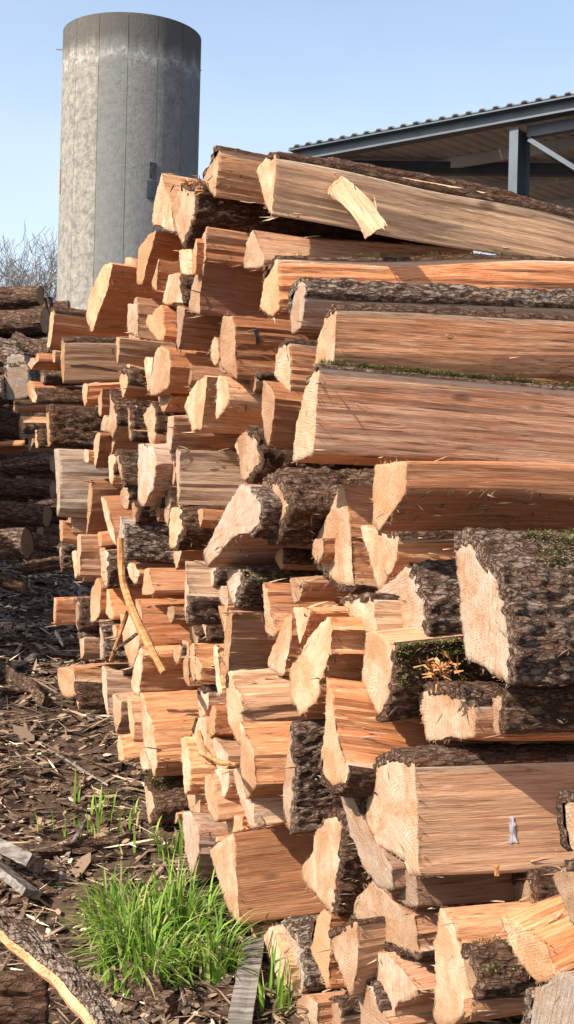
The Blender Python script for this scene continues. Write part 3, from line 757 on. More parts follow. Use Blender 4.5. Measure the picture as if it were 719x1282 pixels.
# lower right
trace('J', [(175,165),(200,120),(250,98),(297,122),(302,235),(310,420),(280,420),(272,378),(215,345),(165,320),(163,240)], b=(0,1,2,9,10), Y=3.62, L=1.7, yaw=24, pitch=-1.2, t=(.12,.1,.75), th=.018, rough=.5, lm='log with white paint', label='big split log with a small white paint mark on its broad brown side')
trace('J', [(97,195),(132,202),(190,330),(240,400),(240,452),(200,450),(160,400),(120,300)], Y=3.74, L=1.2, t=(.5,.4,.6), d='grey-brown curving plank end')
trace('K', [(520,15),(575,10),(572,150),(540,345),(495,295),(432,215),(445,165),(475,130),(480,60)], b=(0,1,2), r=-.06, t=(0,.1,.9), th=.022, L=1.3, d='large cream wedge with bark behind', lm='hanging cream wedge', label='large cream wedge end hanging point-down with dark bark on its right')
trace('K', [(200,60),(222,385),(185,340),(150,230),(115,125)], r=-.10, L=1.0, yaw=26, pitch=1, t=(0,.25,.65), rough=.6, lm='big plain block', label='big four-square block above the grass, its broad brown side smooth and bark-free')
trace('o', [(340,98),(400,140),(470,212),(560,262),(572,360),(585,465),(480,430),(400,400),(300,340),(235,240),(230,190)], b=(5,6,7,8,9), Y=3.72, L=1.0, t=(.15,.3,.65), th=.014, lm='mushroom-shaped log end', label='mushroom-shaped sawn end with curved growth rings and a bark lip below')
trace('o', [(275,470),(330,440),(420,450),(490,530),(592,640),(570,665),(470,690),(455,807),(420,790),(340,640),(278,540)], b=(8,9), Y=3.66, L=.9, t=(.3,.2,.7), th=.016, d='weathered ragged round end')
trace('o', [(265,590),(300,590),(345,650),(400,740),(440,830),(290,840)], b=(1,2), Y=3.75, t=(.3,.1,.7), d='pale end at the bottom edge')
trace('o', [(60,285),(105,230),(135,262),(130,600),(115,635),(35,430)], b=(5,), r=-.02, t=(0,.9,.8), L=.8, d='tall orange six-cornered end')
trace('o', [(130,365),(205,325),(270,300),(275,500),(235,680),(205,620),(145,430)], b=(0,1), r=-.10, t=(0,.3,.8), L=.35, th=.01, d='narrow fan-shaped end with a bark cap')
trace('K', [(262,383),(300,380),(302,480),(290,590),(243,470)], t=PALE, d='cream pointed sliver under the big block')
trace('K', [(298,425),(335,385),(375,465),(400,530),(408,640),(370,665),(340,600)], r=-.03, t=(0,.1,.85), L=.9, d='cream tilted slab end')
trace('K', [(338,383),(375,372),(435,450),(455,600),(430,625),(405,560)], b=(1,2), t=(.75,.1,.8), th=.02, L=1.0, d='pale grey slab end with dark bark')
trace('K', [(420,640),(445,622),(495,650),(492,760),(405,760)], r=-.05, t=(.2,.1,.9), d='cream end cut off by the bottom edge')
trace('K', [(500,660),(560,650),(575,700),(560,780),(495,780)], b=(0,1), t=(.1,.6,.4), d='brown-barked end at the bottom edge')
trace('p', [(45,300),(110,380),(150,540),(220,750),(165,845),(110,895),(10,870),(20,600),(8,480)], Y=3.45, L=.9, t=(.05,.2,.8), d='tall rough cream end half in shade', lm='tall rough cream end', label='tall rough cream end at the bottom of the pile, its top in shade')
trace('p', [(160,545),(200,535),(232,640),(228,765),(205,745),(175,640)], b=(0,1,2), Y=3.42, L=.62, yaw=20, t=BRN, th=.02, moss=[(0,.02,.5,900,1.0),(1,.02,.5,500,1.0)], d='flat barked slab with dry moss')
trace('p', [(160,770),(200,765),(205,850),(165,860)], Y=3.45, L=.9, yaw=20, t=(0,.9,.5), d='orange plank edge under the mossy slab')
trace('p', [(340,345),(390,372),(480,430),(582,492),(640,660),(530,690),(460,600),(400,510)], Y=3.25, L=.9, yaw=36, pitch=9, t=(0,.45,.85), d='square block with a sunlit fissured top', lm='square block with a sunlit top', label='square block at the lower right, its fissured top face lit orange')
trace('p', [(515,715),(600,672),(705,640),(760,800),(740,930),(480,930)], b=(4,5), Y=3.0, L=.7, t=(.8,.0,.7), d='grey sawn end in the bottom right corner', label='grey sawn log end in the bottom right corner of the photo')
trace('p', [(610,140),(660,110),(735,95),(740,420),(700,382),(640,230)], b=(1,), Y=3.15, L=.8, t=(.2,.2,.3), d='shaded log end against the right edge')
trace('J', [(690,215),(725,205),(740,290),(735,370),(710,350),(698,290)], b=(4,5,0), Y=3.05, L=.7, t=(.2,.3,.7), d='small barked end at the right edge')
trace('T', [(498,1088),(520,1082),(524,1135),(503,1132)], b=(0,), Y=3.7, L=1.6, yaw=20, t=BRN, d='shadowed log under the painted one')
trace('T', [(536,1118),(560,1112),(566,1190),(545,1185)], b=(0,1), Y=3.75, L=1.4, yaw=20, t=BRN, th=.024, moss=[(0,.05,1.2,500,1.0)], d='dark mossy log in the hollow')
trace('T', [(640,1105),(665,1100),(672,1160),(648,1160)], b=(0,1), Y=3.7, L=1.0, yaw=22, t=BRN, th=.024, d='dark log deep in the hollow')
# centre
trace('T', [(302,605),(317,612),(331,632),(327,655),(313,668),(292,672),(258,711),(254,693),(276,650)], b=(1,2,3), r=-.08, L=.9, yaw=24, pitch=2, t=(.35,.45,.75), lm='grey-orange weathered slab', label='weathered slab end in the middle of the pile, grey above and orange below')
trace('T', [(330,612),(350,602),(362,635),(345,668),(328,660)], b=(0,1,2,3), r=-.02, L=.8, yaw=24, t=(.1,.6,.4), th=.035, d='reddish broken bark log')
trace('B', [(410,385),(445,350),(470,375),(490,440),(495,490),(440,550),(425,545)], b=(1,2,3,4), t=TAN, L=.9, th=.02, d='cream crumbly end with dark bark')
trace('h', [(512,318),(548,318),(538,440),(536,560),(530,690),(522,560)], L=.9, t=(.35,.4,.6), yaw=24, r=-.03, lm='flat greyish-brown block', label='flat-sided greyish-brown block in the middle with a narrow frayed end')
trace('B', [(183,575),(200,580),(203,645),(188,640)], b=(1,), t=(0,.8,.45), d='reddish barky log')
trace('i', [(175,78),(235,80),(250,225),(205,350),(165,330),(163,200)], b=(1,2), r=-.03, t=(0,.2,.9), L=.8, th=.02, d='cream end with a lit top and dark bark')
trace('B', [(335,155),(362,160),(378,200),(375,265),(330,320)], r=-.05, L=.7, t=(0,.35,.8), d='white half-moon end')
trace('B', [(265,165),(292,150),(302,150),(278,355),(240,360),(213,260)], r=-.02, L=.9, t=(0,.3,.8), d='white leaning slab end')
trace('B', [(510,160),(535,190),(556,235),(530,420),(520,410),(500,290)], r=-.02, t=(0,.5,.6), d='white curved end')
trace('B', [(605,20),(611,265),(598,265),(575,180),(548,140),(560,60)], b=(5,), r=.05, t=(.1,.3,.6), d='white end with a long drooping tip')
trace('A', [(362,640),(388,643),(402,700),(410,890),(350,840),(343,720)], r=-.03, L=.9, t=(0,.7,.55), d='frayed end of a block with a dark knot')
trace('B', [(325,0),(340,20),(342,100),(325,115),(305,70)], r=.1, t=PALE, d='small cream sliver')
trace('B', [(345,92),(380,100),(412,140),(345,137)], r=.02, t=ORNG, L=.8, d='small cream triangle above a splintery plank')
trace('g', [(420,268),(472,300),(480,430),(465,545),(350,600),(345,520),(390,300)], r=-.03, t=(0,.3,.75), L=.9, d='large ragged cream end')
trace('g', [(405,515),(440,520),(500,600),(430,710),(400,610)], r=.02, t=PALE, d='downward pointing cream spur')
trace('g', [(312,350),(372,340),(365,420),(335,590),(320,450)], r=.05, t=PALE, d='small pale wedge')
trace('g', [(128,213),(157,218),(147,395),(137,390)], t=(0,.5,.45), L=.8, d='white needle-thin end')
trace('g', [(165,440),(203,435),(208,520),(175,618),(150,500)], b=(0,1), r=-.03, t=(0,.6,.5), L=.8, th=.014, d='small end with crusty bark on top')
trace('g', [(192,395),(222,395),(215,430),(192,430)], r=.04, t=PALE, L=.5, d='tiny white end')
trace('g', [(205,5),(215,0),(272,0),(266,215),(205,185)], r=.0, t=(0,.6,.5), d='cream tall end')
# left upper
trace('E', [(388,95),(425,88),(400,200),(343,352),(323,280),(333,220),(355,160)], b=(), r=-.05, L=.55, yaw=26, t=(0,.7,.85), lm='slab before the silo', label='thick rounded slab standing up against the silo, pink-brown outside')
trace('a', [(328,42),(350,50),(345,150),(322,292),(300,290),(318,150)], b=(0,), t=(0,.6,.7), L=.6, th=.02, d='tall end with sunlit bark on top')
trace('a', [(393,235),(418,242),(414,515),(400,505),(392,380)], b=(0,), r=-.05, L=.75, t=(0,.45,.4), yaw=26, rough=.6, lm='big dark-brown block', label='big broad dark-brown block at the upper left with a long pale scratch')
trace('a', [(228,340),(245,312),(252,375),(235,380)], t=(0,.7,.7), L=.5, d='small orange end')
trace('a', [(178,395),(205,345),(240,375),(205,428)], t=(0,.3,.5), L=.5, d='little brown end')
trace('a', [(338,300),(360,300),(352,390),(338,375)], t=(0,.4,.8), L=.5, d='slim cream end')
trace('a', [(262,448),(288,460),(278,525),(260,500)], b=(0,1), t=BRN, L=.7, th=.014, d='small round log with dark bark')
trace('a', [(175,510),(190,490),(220,560),(205,625),(180,590)], t=(0,.5,.6), L=.5, d='narrow orange-edged end')
trace('a', [(202,560),(225,545),(235,640),(205,635)], b=(1,), t=TAN, L=.5, d='tiny end with dark bark')
trace('b', [(88,25),(118,30),(112,98),(85,80)], b=(0,), t=(0,.4,.6), L=.5, d='small square end')
trace('b', [(128,100),(157,150),(152,222),(128,170)], b=(1,), t=TAN, L=.6, d='small pointed end with dark bark')
trace('b', [(225,195),(245,190),(248,310),(228,310)], b=(1,), t=TAN, L=.5, d='small thin end')
trace('b', [(180,250),(205,240),(215,280),(185,350)], r=.05, t=TAN, L=.5, d='small cream half-round')
trace('c', [(92,180),(122,158),(122,400),(100,405)], b=(0,1), r=-.04, L=.85, yaw=26, t=(0,.8,.55), th=.022, lm='bark-topped orange block', label='broad orange-sided block with a dark bark top, left side of the pile')
trace('c', [(143,420),(178,422),(183,780),(165,870),(155,600)], b=(), r=-.08, L=.5, yaw=26, t=(.95,.05,.75), lm='silvery grey block', label='silvery grey weathered block sticking out of the left edge')
trace('c', [(333,425),(370,425),(364,512),(335,505)], r=-.03, L=.15, t=PALE, name='wood_chunk', d='stubby cream peg end')
trace('c', [(425,312),(443,330),(412,550),(398,520),(398,385)], t=(0,.5,.4), L=.6, d='lit narrow edge of a dark block')
trace('c', [(455,20),(447,215),(425,200),(430,90)], t=(0,.6,.5), L=.5, d='white slanting end')
trace('c', [(505,40),(540,130),(552,270),(515,362),(500,310),(440,312),(455,215),(500,210)], b=(0,1), t=TAN, L=.7, d='cream stepped end')
trace('c', [(330,0),(360,10),(358,100),(340,162),(323,80)], t=(0,.5,.6), L=.6, d='cream leaf-shaped end')
trace('h', [(205,50),(225,30),(230,270),(215,262)], b=(1,), t=BRN, L=.7, th=.02, d='thin upright end with black bark')
trace('h', [(365,20),(380,80),(390,220),(372,305),(345,290),(330,200),(303,100)], b=(0,1), t=TAN, L=.8, d='cream curved blade-shaped end')
trace('h', [(465,105),(505,103),(482,330),(462,345),(455,220)], t=(0,.3,.4), L=.8, d='cream narrow straight end')
trace('h', [(273,285),(330,300),(375,322),(387,450),(362,600),(300,690),(272,660)], r=-.08, t=(.4,.1,.85), L=.6, fy=-4, lm='tall grey-cream slab', label='tall flat grey-cream slab with an orange top edge, left of centre')
trace('h', [(80,360),(130,370),(115,480),(105,560),(90,550)], b=(1,), t=TAN, L=.6, d='pale narrow end with dark bark')
trace('h', [(125,355),(150,345),(182,560),(168,540),(145,430)], b=(0,1), r=-.03, t=BRN, L=.6, th=.018, d='curved dark-barked log')
trace('h', [(155,600),(205,535),(218,640),(205,715),(170,700)], b=(1,), t=TAN, L=.6, d='rounded cream end')
trace('h', [(425,350),(465,345),(520,430),(500,565),(460,480)], b=(1,), t=(0,.6,.7), L=.8, d='orange-cream tapering end')
trace('h', [(385,530),(412,555),(420,700),(402,795),(380,700)], t=TAN, b=(1,), d='long narrow cream end')
trace('h', [(448,535),(475,540),(478,700),(466,815),(445,790)], t=(0,.2,.8), d='very narrow cream end')
trace('d', [(540,150),(570,148),(577,280),(545,282)], b=(1,), t=TAN, L=.6, d='small oblong end')
trace('d', [(465,225),(488,285),(492,400),(500,515),(455,400)], b=(1,2), r=-.06, L=.75, yaw=26, t=(.9,.1,.6), th=.014, lm='frosty-barked log', label='horizontal log with furry frosted grey bark, beside the leaning stick')
trace('d', [(340,100),(375,140),(432,340),(440,435),(410,390),(360,240)], r=-.04, L=.5, t=PALE, d='cream tall leaning slab')
trace('d', [(263,0),(282,0),(278,200),(248,392),(253,250)], L=.6, t=(0,.35,.45), d='knife-thin lit edge of a brown block')
trace('d', [(128,200),(150,165),(160,350),(140,345)], L=.6, t=(.1,.6,.4), d='brown block with a lit top')
trace('d', [(73,258),(95,268),(97,400),(82,412)], L=.5, t=(0,.4,.6), r=-.05, d='block with a bright square end')
trace('d', [(72,440),(92,435),(90,600),(80,560)], b=(0,1), L=.5, t=BRN, th=.02, d='black-barked block')
trace('d', [(188,355),(212,345),(214,400),(207,635),(188,600)], L=.6, t=(.15,.4,.5), r=-.04, d='upright striped brown block')
trace('d', [(153,460),(187,458),(192,620),(175,645)], L=.5, t=(0,.2,.85), d='cream tall narrow end')
trace('d', [(340,480),(382,460),(388,600),(378,705),(342,620)], b=(1,2), r=-.03, L=.6, t=(.2,.1,.8), th=.018, d='pale blade-shaped end with grey bark')
trace('d', [(318,340),(338,338),(350,430),(325,432)], L=.6, t=(0,.7,.9), d='little orange-lit block')
trace('d', [(508,545),(560,550),(592,600),(562,682),(520,625)], L=.7, t=PALE, d='cream pebble-shaped end')
trace('C', [(63,158),(82,163),(99,252),(52,255)], L=.9, t=(0,.8,.45), d='white triangular end of a brown block')
trace('e', [(560,145),(602,200),(622,460),(590,400)], L=1.0, yaw=24, pitch=1, t=(0,.7,.6), rough=.7, lm='log behind the stick', label='broad red-brown log with a sunlit top strip behind the leaning stick')
trace('e', [(598,470),(628,490),(645,640),(600,600)], L=1.0, t=(0,.6,.55), d='brown flat-sided log')
trace('e', [(38,150),(50,140),(48,325),(38,312)], L=.4, r=-.12, t=(.1,.7,.8), d='pinkish block jutting into the shade')
trace('e', [(178,170),(196,165),(200,362),(182,342)], b=(0,1), L=.5, r=-.02, t=BRN, th=.02, d='dark-barked block')
trace('e', [(322,10),(340,60),(338,200),(328,275),(275,312),(272,130)], L=.5, r=-.03, t=(0,.5,.85), d='tall cream-orange end')
trace('e', [(338,90),(385,85),(427,282),(400,292),(350,200)], L=.7, t=(0,.8,.8), d='orange-lit slanted end')
trace('e', [(333,320),(355,315),(358,540),(335,545)], b=(0,1), L=.5, r=-.03, t=(.6,.1,.7), th=.018, d='upright thin end with mottled bark')
trace('e', [(200,400),(232,385),(238,500),(215,548)], b=(0,), L=.5, t=(.1,.4,.7), th=.02, d='end with shaggy bark top')
trace('e', [(413,320),(440,312),(442,402),(425,402)], L=.6, t=PALE, d='small narrow upright end')
trace('e', [(455,240),(540,235),(592,440),(572,530),(540,602),(500,520)], L=.7, r=.02, t=(0,.1,.95), fy=3, d='cracked cream end behind the leaning sticks')
trace('f', [(58,82),(110,84),(167,92),(180,265),(105,277),(65,190)], L=.5, Y=6.9, yaw=40, fy=32, t=(0,.6,.9), lm='pinkish foot block', label='pinkish square end at the left foot of the pile above shaded ground')
trace('f', [(166,60),(176,172),(203,345),(190,340),(172,180)], b=(1,), L=.42, Y=6.7, yaw=28, t=(0,.1,.95), lm='flat cream-topped block', label='block with a flat cream sunlit top at the left foot of the pile')
trace('f', [(348,60),(375,95),(382,250),(392,402),(375,372),(350,240)], L=.5, r=-.02, t=(.5,.2,.8), d='thin bark-edged slab end')
trace('f', [(370,110),(395,120),(412,372),(395,352)], b=(0,), moss=[(0,.0,.4,600,1.0)], L=.6, t=(0,.7,.85), th=.016, d='reddish block with mossy bark top')
trace('f', [(413,252),(440,262),(473,292),(468,430),(440,517),(425,430)], L=.5, r=-.03, t=(0,.2,.95), d='cream fang-shaped end')
trace('f', [(505,252),(530,262),(557,430),(550,562),(530,500)], L=.6, r=-.03, t=(0,.5,.9), d='narrow end with an orange lit top')
trace('f', [(572,10),(605,-60),(615,0),(585,270),(535,225),(545,120)], L=.25, r=-.05, t=PALE, d='thin upright cream slab')
trace('T', [(175,866),(191,906),(197,950),(193,975),(180,930)], L=.75, r=-.08, yaw=24, pitch=2, t=(0,.3,.95), rough=1.3, lm='cracked cream block', label='large block left of centre, its top face cream and deeply cracked')
trace('T', [(190,950),(198,960),(204,1000),(198,998)], L=.6, r=-.02, t=(0,.7,.6), d='brown block')
trace('f', [(448,520),(472,515),(492,685),(455,682)], L=.35, r=-.08, t=(0,.5,.95), d='short layered block at the pile foot')
trace('f', [(583,590),(612,573),(665,735),(600,735)], L=.4, r=-.03, t=PALE, d='cream flake')
trace('l', [(0,98),(30,110),(72,270),(60,330),(35,378),(18,300)], b=(0,1,2), L=.5, r=-.08, yaw=24, t=(0,.2,.6), th=.024, moss=[(0,.0,.4,1100,1.0),(1,.0,.3,500,.4)], lm='low mossy barked log', label='low log on the ground with crumbly bark and green moss on top')
trace('l', [(178,290),(218,298),(218,352),(195,372)], L=.3, t=(0,.5,.95), d='small cream end beside the mossy log')
trace('k', [(238,320),(265,322),(302,500),(300,650),(265,705),(255,560)], L=.6, r=-.08, t=(0,.3,.95), rough=1.3, d='tall narrow end with orange lit steps')
trace('l', [(272,150),(367,150),(362,400),(320,330),(290,260)], L=.5, r=-.03, t=(0,.2,.8), d='cream tapering end')
trace('l', [(245,290),(302,288),(355,410),(358,560),(305,712),(268,560)], L=.5, r=-.10, t=(.55,.3,.9), d='pinkish-grey long pointed end by the grass')
trace('l', [(360,335),(430,340),(480,480),(425,530),(427,590),(370,642),(352,500)], L=.6, r=-.03, t=(0,.3,.95), d='cream end with a lit top above the grass')
trace('l', [(393,60),(430,48),(460,180),(487,335),(465,362),(420,290),(395,180)], L=.5, r=-.06, t=(0,.4,.95), rough=1.4, d='white end with layered orange steps')
trace('l', [(450,15),(550,10),(547,120),(515,208)], L=.5, r=-.03, t=PALE, d='white downward triangle')
trace('l', [(575,20),(612,0),(700,200),(722,402),(690,392),(640,270),(590,120)], L=.5, r=-.08, t=(.1,.1,.95), d='long white leaning slab end')
trace('l', [(522,322),(642,312),(645,402),(545,422)], L=.5, r=-.0, t=(0,.2,.95), rough=1.5, d='cream end with a crumbly top')
trace('k', [(345,200),(402,190),(405,300),(440,480),(390,445),(330,430),(308,330)], b=(5,6), L=.5, r=-.04, th=.008, t=(0,.1,.95), d='white shield-shaped end')
trace('k', [(420,322),(462,320),(545,440),(548,522),(480,560)], L=.5, r=-.02, t=PALE, d='white slab behind the curled bark')
trace('k', [(443,112),(462,130),(460,300),(400,352),(393,330)], L=.7, r=-.03, t=ORNG, d='orange wedge')
trace('k', [(410,62),(430,58),(430,130),(412,130)], L=.6, r=.05, t=ORNG, d='small glowing orange block')
trace('T', [(287,838),(303,878),(300,935),(285,905),(284,870)], b=(4,), L=.85, r=-.08, yaw=24, pitch=1, t=(0,.6,.9), rough=1.6, lm='fissured orange-topped block', label='fissured block in the lower middle with a sunlit orange top and bark strip')
trace('n', [(3,165),(25,235),(72,325),(87,490),(35,568),(5,440)], L=.85, r=-.10, yaw=24, t=(0,.5,.7), rough=.8, d='tall white bowed end')
trace('n', [(255,215),(275,225),(272,400),(265,735),(240,719),(213,560)], b=(0,1,2), L=.8, r=-.12, yaw=24, t=(.35,.2,.6), th=.024, lm='upright dark-barked log', label='log standing out below centre, a tall wall of dark rough bark')
trace('n', [(432,-60),(452,10),(492,240),(538,395),(520,490),(475,512),(415,440),(410,350),(428,200)], b=(3,4,5,6), L=.55, r=-.15, yaw=26, pitch=-9, t=(0,.4,.95), rough=1.4, th=.012, lm='white ringed end', label='tall white end with fine rings and a frayed bark tip, orange wood behind')
trace('m', [(448,282),(470,352),(462,470),(400,620),(398,690),(300,790),(258,720),(250,600),(262,520),(340,400)], L=.9, r=-.10, yaw=25, pitch=-5, t=(0,.5,.85), rough=1.5, lm='large white leaning end', label='large white leaning end below centre with a frayed right edge')
trace('m', [(267,260),(262,380),(222,592),(135,532),(182,410),(240,280)], L=.7, r=-.03, t=(0,.1,.95), d='white leaning blade')
trace('m', [(115,110),(140,150),(152,250),(187,380),(165,398),(130,370)], L=.5, r=-.02, t=(.1,.5,.8), rough=1.3, d='cream narrow end of a striped block')
trace('m', [(265,240),(357,255),(332,350),(302,432)], L=.6, r=-.02, t=(0,.3,.85), d='cream downward triangle')
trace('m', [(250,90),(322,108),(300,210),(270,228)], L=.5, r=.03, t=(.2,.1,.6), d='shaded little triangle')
trace('i', [(535,470),(622,478),(630,560),(582,715),(540,600)], b=(1,2), L=.6, r=-.0, t=(.3,.1,.8), th=.024, moss=[(1,.0,.4,900,1.0)], d='white curved end with black mossy bark')
trace('i', [(388,470),(462,465),(457,580),(430,592),(400,560)], b=(1,), L=.5, r=.0, t=PALE, d='small cream stub')
trace('i', [(268,408),(294,645),(287,825),(263,800)], b=(1,), L=.42, r=-.10, t=(0,.2,.95), th=.02, lm='bark-fronted cream block', label='block with a lit cream upper face and a dark bark front')
trace('j', [(478,90),(542,97),(522,285),(500,185)], L=.5, r=-.02, t=PALE, d='cream inverted triangle')
trace('j', [(543,118),(577,130),(560,330),(547,545),(515,460),(520,280)], L=.8, r=-.03, t=(0,.6,.6), d='long orange-tan narrow end')
trace('j', [(373,215),(412,213),(428,325),(402,292)], b=(1,), L=.5, r=.03, t=TAN, d='small cream chip-like end')
trace('j', [(298,350),(325,330),(335,480),(327,588),(303,540)], L=.4, r=-.04, t=(0,.3,.95), d='end with an orange step top')
trace('j', [(333,420),(372,470),(362,588),(333,562)], L=.3, r=-.06, t=PALE, d='cream thumb-shaped end')
trace('j', [(443,350),(482,348),(490,560),(505,672),(473,668),(455,480)], L=.4, r=-.03, t=PALE, d='long cream lath end')
trace('i', [(475,590),(540,585),(545,720),(500,700)], L=.4, r=.02, t=(.2,.1,.8), d='pale end under the weathered slab')
trace('T', [(228,800),(236,806),(238,860),(230,850)], L=.6, r=.1, t=(0,.5,.6), d='brown shaded block')
trace('T', [(246,868),(262,862),(262,885),(250,900)], L=.3, r=-.02, t=(.2,.1,.85), b=(0,), d='cream pointed stub beside the cracked block')

# thin splits wedged between the bigger ones, left half of the pile
rs_ = random.Random(17)
for (x, y, w_, h_) in [(108,470,5,40),(128,505,6,36),(170,520,5,30),(92,545,5,26),(140,556,6,30),(190,470,6,26),(205,520,7,34),(236,470,6,30),(255,520,6,28),(112,640,6,36),(128,690,5,40),(146,700,6,26),(104,715,5,30),(170,600,5,30),
    (232,590,7,36),(250,650,6,26),(222,700,6,30),(262,700,7,28),(190,740,6,22),(214,770,6,24),(118,760,5,28),(132,800,6,30),(150,850,6,28),(165,905,6,34),(222,820,7,26),(244,800,7,30),(262,830,8,30),(232,905,6,40),(210,940,6,40),(224,1000,7,36),
    (262,905,8,34),(276,985,8,30),(300,1010,7,34),(330,1010,8,30),(268,760,6,26),(308,760,7,30),(322,820,8,28),(344,840,8,34),(300,560,7,24),(318,480,7,28),(356,560,8,30),(380,520,8,34),(345,610,8,22),(398,690,9,34),(440,760,9,30),(352,700,8,28),(416,560,7,22)]:
    tl = rs_.uniform(-3,3); sk_ = rs_.uniform(-.25,.25)
    poly = [(x-w_*.7+tl, y-h_*rs_.uniform(.35,.5)), (x+w_*.6+tl, y-h_*.5), (x+w_*rs_.uniform(.5,.9), y+h_*sk_), (x-tl*.5, y+h_*.5), (x-w_*.9, y+h_*sk_*.5)]
    trace('T', poly, b=((1,) if rs_.random() < .6 else ()), r=rs_.uniform(.03,.14), L=.6, d='thin split wedged in a gap')
# ------------------------------------------------------------------ logs further inside the pile, seen in its gaps
OUT = [(300,232),(190,300),(125,350),(78,415),(78,560),(90,700),(100,850),(180,930),(245,1030),(292,1150),(350,1265),(400,1340),(800,1340),(800,930),(590,900),(500,760),(430,600),(385,520),(385,330),(340,235)]
def inside(x, y):
    c = False; n = len(OUT)
    for i in range(n):
        (x1,y1),(x2,y2) = OUT[i], OUT[(i+1) % n]
        if (y1 > y) != (y2 > y) and x < (x2-x1)*(y-y1)/(y2-y1)+x1: c = not c
    return c
def project(p):
    v = CM.transposed() @ (p-Vector((0,0,CAMZ))); return 359.5+F*v.x/-v.z, 641-F*v.y/-v.z
TV = Vector((-A0.y, A0.x, 0)); P0 = A0*PD
FILL = []
rf = random.Random(5); row = 0; z = 0.12
while z < 3.0:
    s = 2.9+(0.14 if row % 2 else 0)
    while s < 7.6:
        s += rf.uniform(.25,.31); rec = rf.uniform(.30,.50)
        c = P0+A0*rec+TV*s+Vector((0,0,z+rf.uniform(-.03,.03)))
        x, y = project(c)
        if x > 430: c += A0*.2
        if not inside(x, y) or c.z < ground_z(c.x, c.y)+.12: continue
        k = rf.choice((3,4,4,5)); r0 = rf.uniform(.13,.165); a0 = rf.uniform(0, 6.28)
        pts = []
        for i in range(k):
            a = a0+2*math.pi*i/k+rf.uniform(-.2,.2); rr = r0*rf.uniform(.85,1.1)*(1.18 if k == 3 else 1)
            pts.append(c+TV*(math.cos(a)*rr)+Vector((0,0,1))*(math.sin(a)*rr))
        b = (rf.randrange(k),) if rf.random() < .45 else ()
        FILL.append((c, pts, b, rf.uniform(-2.5,2.5), rf.uniform(-1.5,1.5), (0, rf.uniform(.2,.8), rf.uniform(.3,.6)), (x, y)))
    z += .25; row += 1
SKIP = set([3, 4, 5, 6, 7, 9, 10, 11, 12, 13, 14, 15, 16, 17, 18, 19, 23, 24, 25, 26, 27, 28, 29, 31, 32, 33, 34, 35, 36, 37, 38, 39, 40, 41, 44, 45, 46, 47, 48, 49, 50, 51, 54, 56, 57, 58, 59, 60, 61, 62, 66, 67, 68, 69, 70, 71, 72, 73, 74, 75, 76, 77, 78, 79, 80, 81, 82, 83, 84, 85, 86, 87, 89, 90, 91, 92, 93, 94, 95, 96, 98, 99, 100, 102, 104, 105, 106, 108, 109, 110, 112, 113, 117, 118, 119, 120, 121, 122, 124, 125])   # wholly hidden behind the logs in front
for i, (c, pts, b, dy, dp, tint, pxy) in enumerate(FILL):
    if i in SKIP: continue
    yw, pt = R(YAW0+dy), R(dp); ax = Vector((math.cos(yw)*math.cos(pt), math.sin(yw)*math.cos(pt), math.sin(pt)))
    o = make_log(pts, ax, .8, b, tint, 900+i, None, 'split_log', .016, 1.0, fuzz=False)
    LOGS.append(dict(o=o, c=pxy, px=[pxy], pts=pts, ax=ax, d='', lm=None, bark=bool(b), tint=tint, label=None, wpx=0, hpx=0, fill=True, idx=i))

# ------------------------------------------------------------------ the dark stack beyond, left edge
GR = 'dark logs in the stack at the left edge'
def rl(x0, y0, x1, y1, w, Y, sd, label, tint=(.2,.3,.4), yaw=-.25):
    p0 = at(x0, y0, Y); p1 = at(x1, y1, Y+(x1-x0)/F*Y*yaw); round_log(p0, p1, w/2/F*Y, sd, label, tint, GR)
rl(-60,366, 51,369, 22, 10.6, 11, 'top log of the dark stack, its upper side catching the sun')
rl(-60,398, 57,401, 30, 10.5, 12, 'thick second log from the top of the dark stack', (.1,.3,.4))
rl(-60,382, 40,386, 12, 10.8, 13, 'thin log squeezed between the two top logs of the dark stack')
rl(-40,416, 62,413, 14, 10.7, 14, 'thin straight log just under the thick one in the dark stack')
rl(-30,436, 63,430, 20, 10.5, 15, 'bent log with pale peeled patches in the dark stack', (.5,.2,.5))
rl(-30,424, 22,436, 12, 10.1, 16, 'slanting thin log ending at a torn tip in the dark stack', (.6,.2,.5))
rl(18,422, 60,446, 14, 10.2, 17, 'short log slanting down to the right in the dark stack', (.3,.2,.4))
rl(-40,447, 24,449, 22, 10.0, 18, 'stout greyish log with its end at the pale blocks', (.7,.1,.5))
rl(-40,470, 60,463, 16, 10.6, 19, 'dark log running behind the pale blocks', (.1,.3,.3))
rl(56,374, 64,408, 15, 10.9, 20, 'short upright block leaning beside the two top logs', (.1,.3,.3))
rl(-30,492, 10,490, 34, 9.6, 23, 'stubby log cut by the photo edge level with the pale block', (.5,.2,.4))
rl(-30,526, 30,530, 34, 9.8, 24, 'thick log in deep shade below the pale blocks', (.2,.2,.3))
rl(-30,502, 40,508, 22, 10.3, 21, 'log in deep shade tucked under the stubby one', (.2,.2,.3))
rl(10,585, 66,583, 20, 9.4, 25, 'dark log lying left of the silvery grey block', (.1,.2,.3))
rl(-20,608, 66,612, 22, 9.2, 26, 'long dark log low down in the shade left of the grey block', (.1,.2,.2))
rl(-20,590, 25,592, 26, 9.7, 27, 'stub of a dark log at the edge beneath the lit plank', (.1,.2,.2))
rl(-20,682, 34,680, 36, 7.6, 28, 'dark chunk lying alone on the shaded ground', (.3,.5,.3))
rl(-20,640, 60,650, 26, 8.8, 29, 'dark half-buried log above the alone-lying chunk', (.1,.2,.2))
rl(-20,655, 52,662, 22, 9.4, 30, 'dark log slanting down behind the alone-lying chunk', (.1,.2,.2))
rl(-20,628, 40,622, 18, 9.9, 31, 'dark thin log above the half-buried one', (.1,.2,.2))
